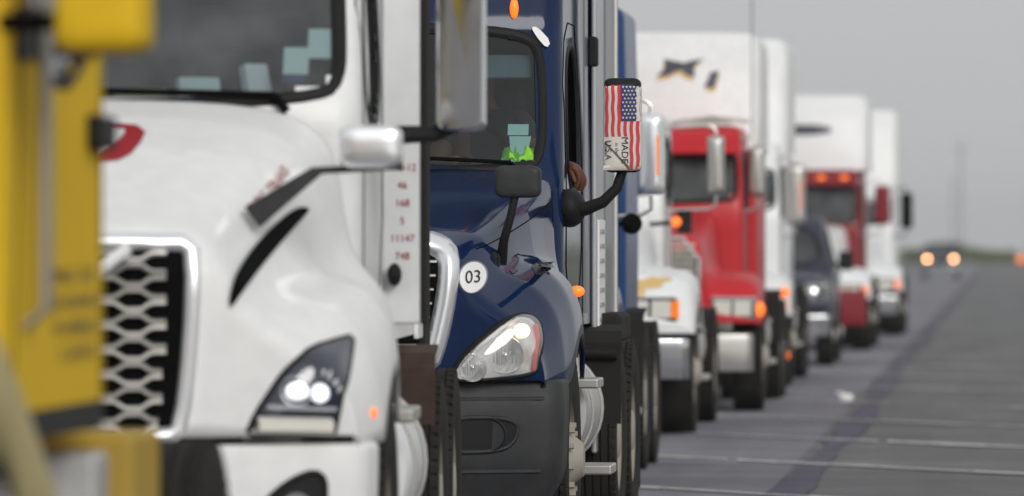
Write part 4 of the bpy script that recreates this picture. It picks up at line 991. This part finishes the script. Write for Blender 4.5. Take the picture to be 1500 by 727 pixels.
# white high-roof
t6, hb6, cb6, fb6 = conventional('white high roof sleeper truck with amber-edged mirrors behind the red one', 70.2, -3.52, 'white2', cab_hw=1.0, cab_top=2.85, zf=1.30, w0=.55, w1=.8, sleeper=(5.4, 3.0, 1.04), fairing=(2.9, 5.6, 2.55, 4.1, 1.06), fairing_mat='white', rears=(5.2, 6.5), length=7.2,
    mirror=dict(x=1.17, y=2.2, z=2.22, w=.24, h=.72, amber=True, mat='dullchrome'), lamp='rect')
for z in (.36, 1.08): G().ball((1.12, .0, z), .06, 8).build('marker_light', 'amberlit', t6)
# maroon with tall white fairing
t8, hb8, cb8, fb8 = conventional('maroon and white truck with tall white fairing and dark horizontal bar', 95.5, -3.12, 'maroon', hoodmat='white2', cab_hw=.98, cab_top=2.85, wz=(2.0, 2.6), visor=('maroon', 5), sleeper=(5.4, 2.9, 1.02), fairing=(2.6, 5.6, 2.84, 4.05, 1.1), zf=1.3, w0=.55, w1=.8, rears=(5.2, 6.5), length=7.2, bumper='maroon', bz=(.4, .95),
    mirror=dict(x=1.33, y=2.2, z=2.28, w=.24, h=.62, mat='maroon'), lamp='rect')
pb = [(.1, 3.42), (.66, 3.41), (.66, 3.54), (.1, 3.56)]
patch(fb8, dense(chaikin([(-.6, 3.40), (.50, 3.40), (.50, 3.57), (-.6, 3.57)], 1), .08), 'y', .008, rings=3).build('fairing_bar', 'decalnavy', t8)
# far white truck
t9, hb9, cb9, fb9 = conventional('farthest white sleeper truck with black mirrors at the tail of the queue', 112, -2.88, 'white2', cab_hw=1.0, cab_top=2.85, zf=1.32, w0=.55, w1=.8, sleeper=(5.4, 3.0, 1.04), fairing=(2.9, 5.6, 2.6, 4.2, 1.06), rears=(5.2, 6.5), length=7.2,
    mirror=dict(x=1.24, y=2.2, z=2.3, w=.22, h=.66, mat='black', arm='plastic'), lamp='rect')

# ------------------------------------------------------------------ yellow day cab at the head of the queue
t0, hb0, cb0, _ = conventional('yellow day cab truck with cream fender and lettered door leading the queue', 11.5, -3.30, 'yellow', hoodmat='cream', cab_hw=1.10, cab_top=2.95, zf=1.50, xf=1.235, zt0=1.75, zt1=2.0, w0=.55, w1=.9, L=2.0, wz=(2.05, 2.62), cabback=3.62, rears=(5.05,), length=5.7, mirrors=False, res=.05, bumper='yellow', bz=(.35, .8), low=.85, tank='tank', flap=False)
for s in (1, -1):
    m = link_mesh('mirror', *mirror_shell(s * 1.33, 2.0, 2.22, .20, .46, .22), 'yellow', t0, angle=50)
    G().box((s * 1.33, 2.113, 2.22), (.17, .004, .4)).build('mirror_glass', 'mirror', m)
    G().tube([(s * 1.05, 2.12, 2.06), (s * 1.3, 2.0, 2.06)], .02, 8).build('mirror_arm', 'black', m)
    G().tube([(s * 1.10, 2.32, 1.38), (s * 1.15, 2.32, 1.42), (s * 1.15, 2.32, 2.75), (s * 1.10, 2.32, 2.8)], .017, 10).build('grab_rail', 'dullchrome', t0)
    G().box((s * 1.115, 3.42, 1.84), (.05, .26, .085)).build('door_handle', 'plastic', t0, bevel=.012)
    G().prism([(2.2, 1.98), (3.45, 2.03), (3.45, 2.15), (2.2, 2.10)], 'x', min(s * 1.1, s * 1.112), max(s * 1.1, s * 1.112)).build('window_ledge', 'plastic', t0)
    G().box((s * .98, 2.9, 1.15), (.25, 1.3, .07)).build('rocker_panel', 'plastic', t0, bevel=.01)
    G().box((s * 1.02, 4.0, .90), (.26, .5, .38)).build('tool_box', 'ochre', t0, bevel=.02)
    G().box((s * 1.04, 3.40, .95), (.17, .2, .22)).build('step_guard', 'tank', t0, bevel=.02)
for k, s_ in enumerate(('AMAC-TO', 'CD-DAVIO', 'M-VERSO', 'C-ESTO')):
    put_text(s_, .055, t0, 'decalfaint', cb0, 'x', 3.02 + .04 * k, 1.49 - .062 * k, sx=3.0, off=.004)

# ------------------------------------------------------------------ pickup trucks
def pickup(name, label, D0, Xc, mat, lampmat='reflector', lampz=.98, hw=1.0, htop=1.95):
    t = thing(name, label, 'pickup', (Xc, D0, 0))
    keys = [(.05, [(0, 1.20), (.45, 1.20), (.7, 1.19), (.82, 1.17), (.88, 1.12), (.92, 1.08), (.95, 1.0), (.97, .9), (.97, .62)]),
            (.3, [(0, 1.26), (.45, 1.26), (.7, 1.25), (.84, 1.22), (.92, 1.15), (.96, 1.08), (.98, 1.0), (1., .9), (1., .6)]),
            (1.35, [(0, 1.32), (.45, 1.32), (.7, 1.31), (.86, 1.27), (.93, 1.2), (.97, 1.1), (.99, 1.0), (1., .9), (1., .6)])]
    hood, hb = front_clip(t, keys, .72, mat, arch=(.85, .50), sweep=(.12, 3))
    ck = [(.55, 1.32, 3.6, .98, .98, .05, .05, .0), (1.25, 1.32, 3.6, .98, .98, .06, .05, .05), (1.32, 1.38, 3.6, .96, .97, .07, .05, .06), (htop - .05, 2.05, 3.5, .80, .82, .1, .1, .08), (htop, 2.15, 3.4, .78, .8, .1, .1, .08)]
    build_cab(t, ck, mat, sym([(0, htop - .12), (.68, htop - .14), (.86, 1.38), (0, 1.35)]), [(1.95, 1.3), (3.3, 1.3), (3.2, htop - .16), (2.2, htop - .16)], res=.06, top=.05, glass='glassdustglare')
    G().box((0, 4.6, .95), (1.94, 1.95, .7)).build('cargo_bed', mat, t, bevel=.03)
    go = dense(chaikin(sym([(0, 1.12), (.5, 1.12), (.5, .80), (0, .80)]), 1), .08)
    patch(hb, go, 'y', .006, rings=3).build('grille', 'black', t); ring(hb, go, .05, .01, .03).build('grille_frame', 'chrome', t)
    V, Fk, _ = zloft([(.42, -.1, .25, .96, .97, .1, .05, .1), (.70, -.12, .25, .98, .98, .1, .05, .1)], .06, .03); link_mesh('bumper', V, Fk, 'chrome', t)
    for s in (1, -1):
        h, nn = hit(hb, 'y', s * .74, lampz)
        ho = G().box((s * .74, h.y + .02, lampz), (.36, .1, .26)).build('headlight', 'chrome', t, bevel=.03)
        G().lathe([(.001, -.02), (.06, -.014), (.085, 0)], (s * .72, h.y - .03, lampz), 'y', 18).build('headlight_lens', lampmat, ho)
        for yy in (.85, 4.4):
            w = lk('wheel', rim_mesh(True, 'dullchrome'), t, (s * .88, yy, .41), (0, 0, 0 if s > 0 else math.pi)); w.scale = (.8, .79, .79); lk('tyre', ME_T, w)
        mm = link_mesh('mirror', *mirror_shell(s * 1.14, 1.75, 1.42, .2, .26, .12), 'plastic', t); G().cyl((s * .96, 1.75, 1.36), (s * 1.08, 1.75, 1.38), .03).build('mirror_arm', 'plastic', mm)
    G().box((0, 2.6, .55), (1.5, 4.6, .2)).build('chassis', 'dark', t)
    return t
pickup('pickup_truck', 'dark blue pickup with chrome bumper squeezed between the big trucks', 82.5, -3.18, 'navy', htop=2.0)
pickup('pickup_truck', 'distant dark pickup with both headlights shining', 338, -3.0, 'navy', 'carlamp', 1.12)

# ------------------------------------------------------------------ far roadside
def scrub(name, x0, x1, y0, y1, n, hmax, seed, mat='leaf'):
    r = random.Random(seed); V = []; F = []
    for _ in range(n):
        bx, by = r.uniform(x0, x1), r.uniform(y0, y1); h = hmax * (.45 + .55 * abs(math.sin(bx * .31) * math.cos(bx * .13 + by * .01))); w = r.uniform(.8, 2.)
        for _ in range(70):
            a, q = r.uniform(0, 6.28), r.random() ** .5; z = h * r.random() ** .7; wr = w * (1 - .5 * z / h)
            c = Vector((bx + wr * q * math.cos(a), by + wr * q * math.sin(a), z)); s = r.uniform(.12, .34)
            d1 = Vector((r.gauss(0, 1), r.gauss(0, 1), r.gauss(0, 1))).normalized() * s; d2 = Vector((r.gauss(0, 1), r.gauss(0, 1), r.gauss(0, 1))).normalized() * s
            k = len(V); V += [c - d1, c + d2, c + d1, c - d2]; F.append((k, k + 1, k + 2, k + 3))
    o = link_mesh(name, V, F, mat, smooth=False); o['kind'] = 'stuff'; return tag(o, 'low green roadside scrub closing off the far end of the road', 'scrub')
scrub('roadside_scrub', -60, 60, 764, 800, 420, 3.2, 4)
g = thing('utility_pole', 'thin utility pole with crossarm standing in the far scrub', 'pole', (-3.9, 700, 0), 0, None)
G().cyl((0, 0, 0), (0, 0, 14), .11, .08, 12).build('pole_shaft', 'pole', g); G().box((0, 0, 13.2), (1.6, .1, .12)).build('crossarm', 'pole', g)
g = thing('utility_pole', 'second utility pole standing farther down the road without crossarm', 'pole', (-5.4, 790, 0), 0, None)
G().cyl((0, 0, 0), (0, 0, 11), .10, .07, 12).build('pole_shaft', 'pole', g); G().box((0, 0, 10.6), (.3, .3, .5)).build('transformer', 'pole', g)
g = thing('marker_post', 'short roadside post holding a glowing amber disc', 'marker post', (1.05, 255, 0))
G().cyl((0, 0, 0), (0, 0, 1.1), .04).build('post', 'pole', g); G().lathe([(.001, -.02), (.13, -.02), (.15, 0), (.13, .02), (.001, .02)], (0, -.05, 1.22), 'y', 20).build('reflector', 'amberlit', g)  # disc emits light itself, standing in for a distant amber lamp
# unseen trees added around the camera, to be mirrored in chrome and glass
def tree(x, y, h, seed):
    r_ = random.Random(seed); t = thing('reflection_tree', 'leafy tree added out of view for reflections in chrome and glass', 'tree', (x, y, 0), 0, 'trees added for reflections')
    g = G().tube([(0, 0, 0), (.1, 0, h * .25), (-.1, .1, h * .5), (0, 0, h * .8)], [h * .03, h * .024, h * .016, h * .006], 8)
    V, F = [], []
    for _ in range(16):
        a = r_.uniform(0, 6.28); z0 = h * r_.uniform(.3, .7); L_ = h * r_.uniform(.18, .34); e = Vector((L_ * math.cos(a), L_ * math.sin(a), z0 + L_ * r_.uniform(.3, .9)))
        g.tube([(0, 0, z0), tuple(e * .5 + Vector((0, 0, z0 * .5 + .1))), tuple(e)], [h * .012, h * .008, h * .003], 5)
        for _ in range(260):
            c = e + Vector((r_.gauss(0, 1), r_.gauss(0, 1), r_.gauss(0, .8))) * h * .085; sz = h * r_.uniform(.012, .028)
            d1 = Vector((r_.gauss(0, 1), r_.gauss(0, 1), r_.gauss(0, 1))).normalized() * sz; d2 = Vector((r_.gauss(0, 1), r_.gauss(0, 1), r_.gauss(0, 1))).normalized() * sz
            k = len(V); V += [c - d1, c + d2, c + d1, c - d2]; F.append((k, k + 1, k + 2, k + 3))
    g.build('trunk', 'pole', t); cr = link_mesh('crown', V, F, 'leaf', t, smooth=False); cr['kind'] = 'stuff'
for k, (x, y, h) in enumerate(((-34, -42, 9), (-22, -48, 11), (-9, -52, 10), (4, -50, 12), (-3, -41, 8), (-5.5, -38, 7), (.5, -39, 9), (-1.2, -45, 8.5), (24, -40, 10), (34, -26, 11), (40, -8, 9), (36, 12, 10))): tree(x, y, h, 20 + k)
# litter on the tar seam
rr = random.Random(9); g = G().ball((0, 0, 0), .055, 8, (1.3, 1, .8)); g.v = [v * rr.uniform(.65, 1.25) for v in g.v]
o = tag(g.build('litter', 'litter', None, smooth=False), 'crumpled white scrap of litter lying on the asphalt beside the tar seam', 'litter'); o.location = (-1.53, 63.2, .04)
o2 = G(); o2.v = []; g2 = G().ball((0, 0, 0), .03, 6, (1.6, 1, .5)); g2.v = [v * rr.uniform(.6, 1.3) for v in g2.v]
o = tag(g2.build('litter', 'litter', None, smooth=False), 'smaller torn shred of litter next to the crumpled white scrap', 'litter'); o.location = (-1.66, 65.8, .03)

# ------------------------------------------------------------------ hazy air
hz = G().box((0, 1100, 8.5), (1700, 2700, 21)).build('haze', 'rubber', None, smooth=False); hz['kind'] = 'stuff'; tag(hz, 'thin pale haze in the air over the whole road', 'haze')
hm_ = bpy.data.materials.new('haze_volume'); hm_.use_nodes = True; n_ = hm_.node_tree.nodes; n_.clear()
ho_ = n_.new('ShaderNodeOutputMaterial'); pv = n_.new('ShaderNodeVolumePrincipled'); pv.inputs['Color'].default_value = (.93, .94, .95, 1); pv.inputs['Density'].default_value = .0003; pv.inputs['Anisotropy'].default_value = .2
hm_.node_tree.links.new(pv.outputs[0], ho_.inputs['Volume']); hz.data.materials.clear(); hz.data.materials.append(hm_)
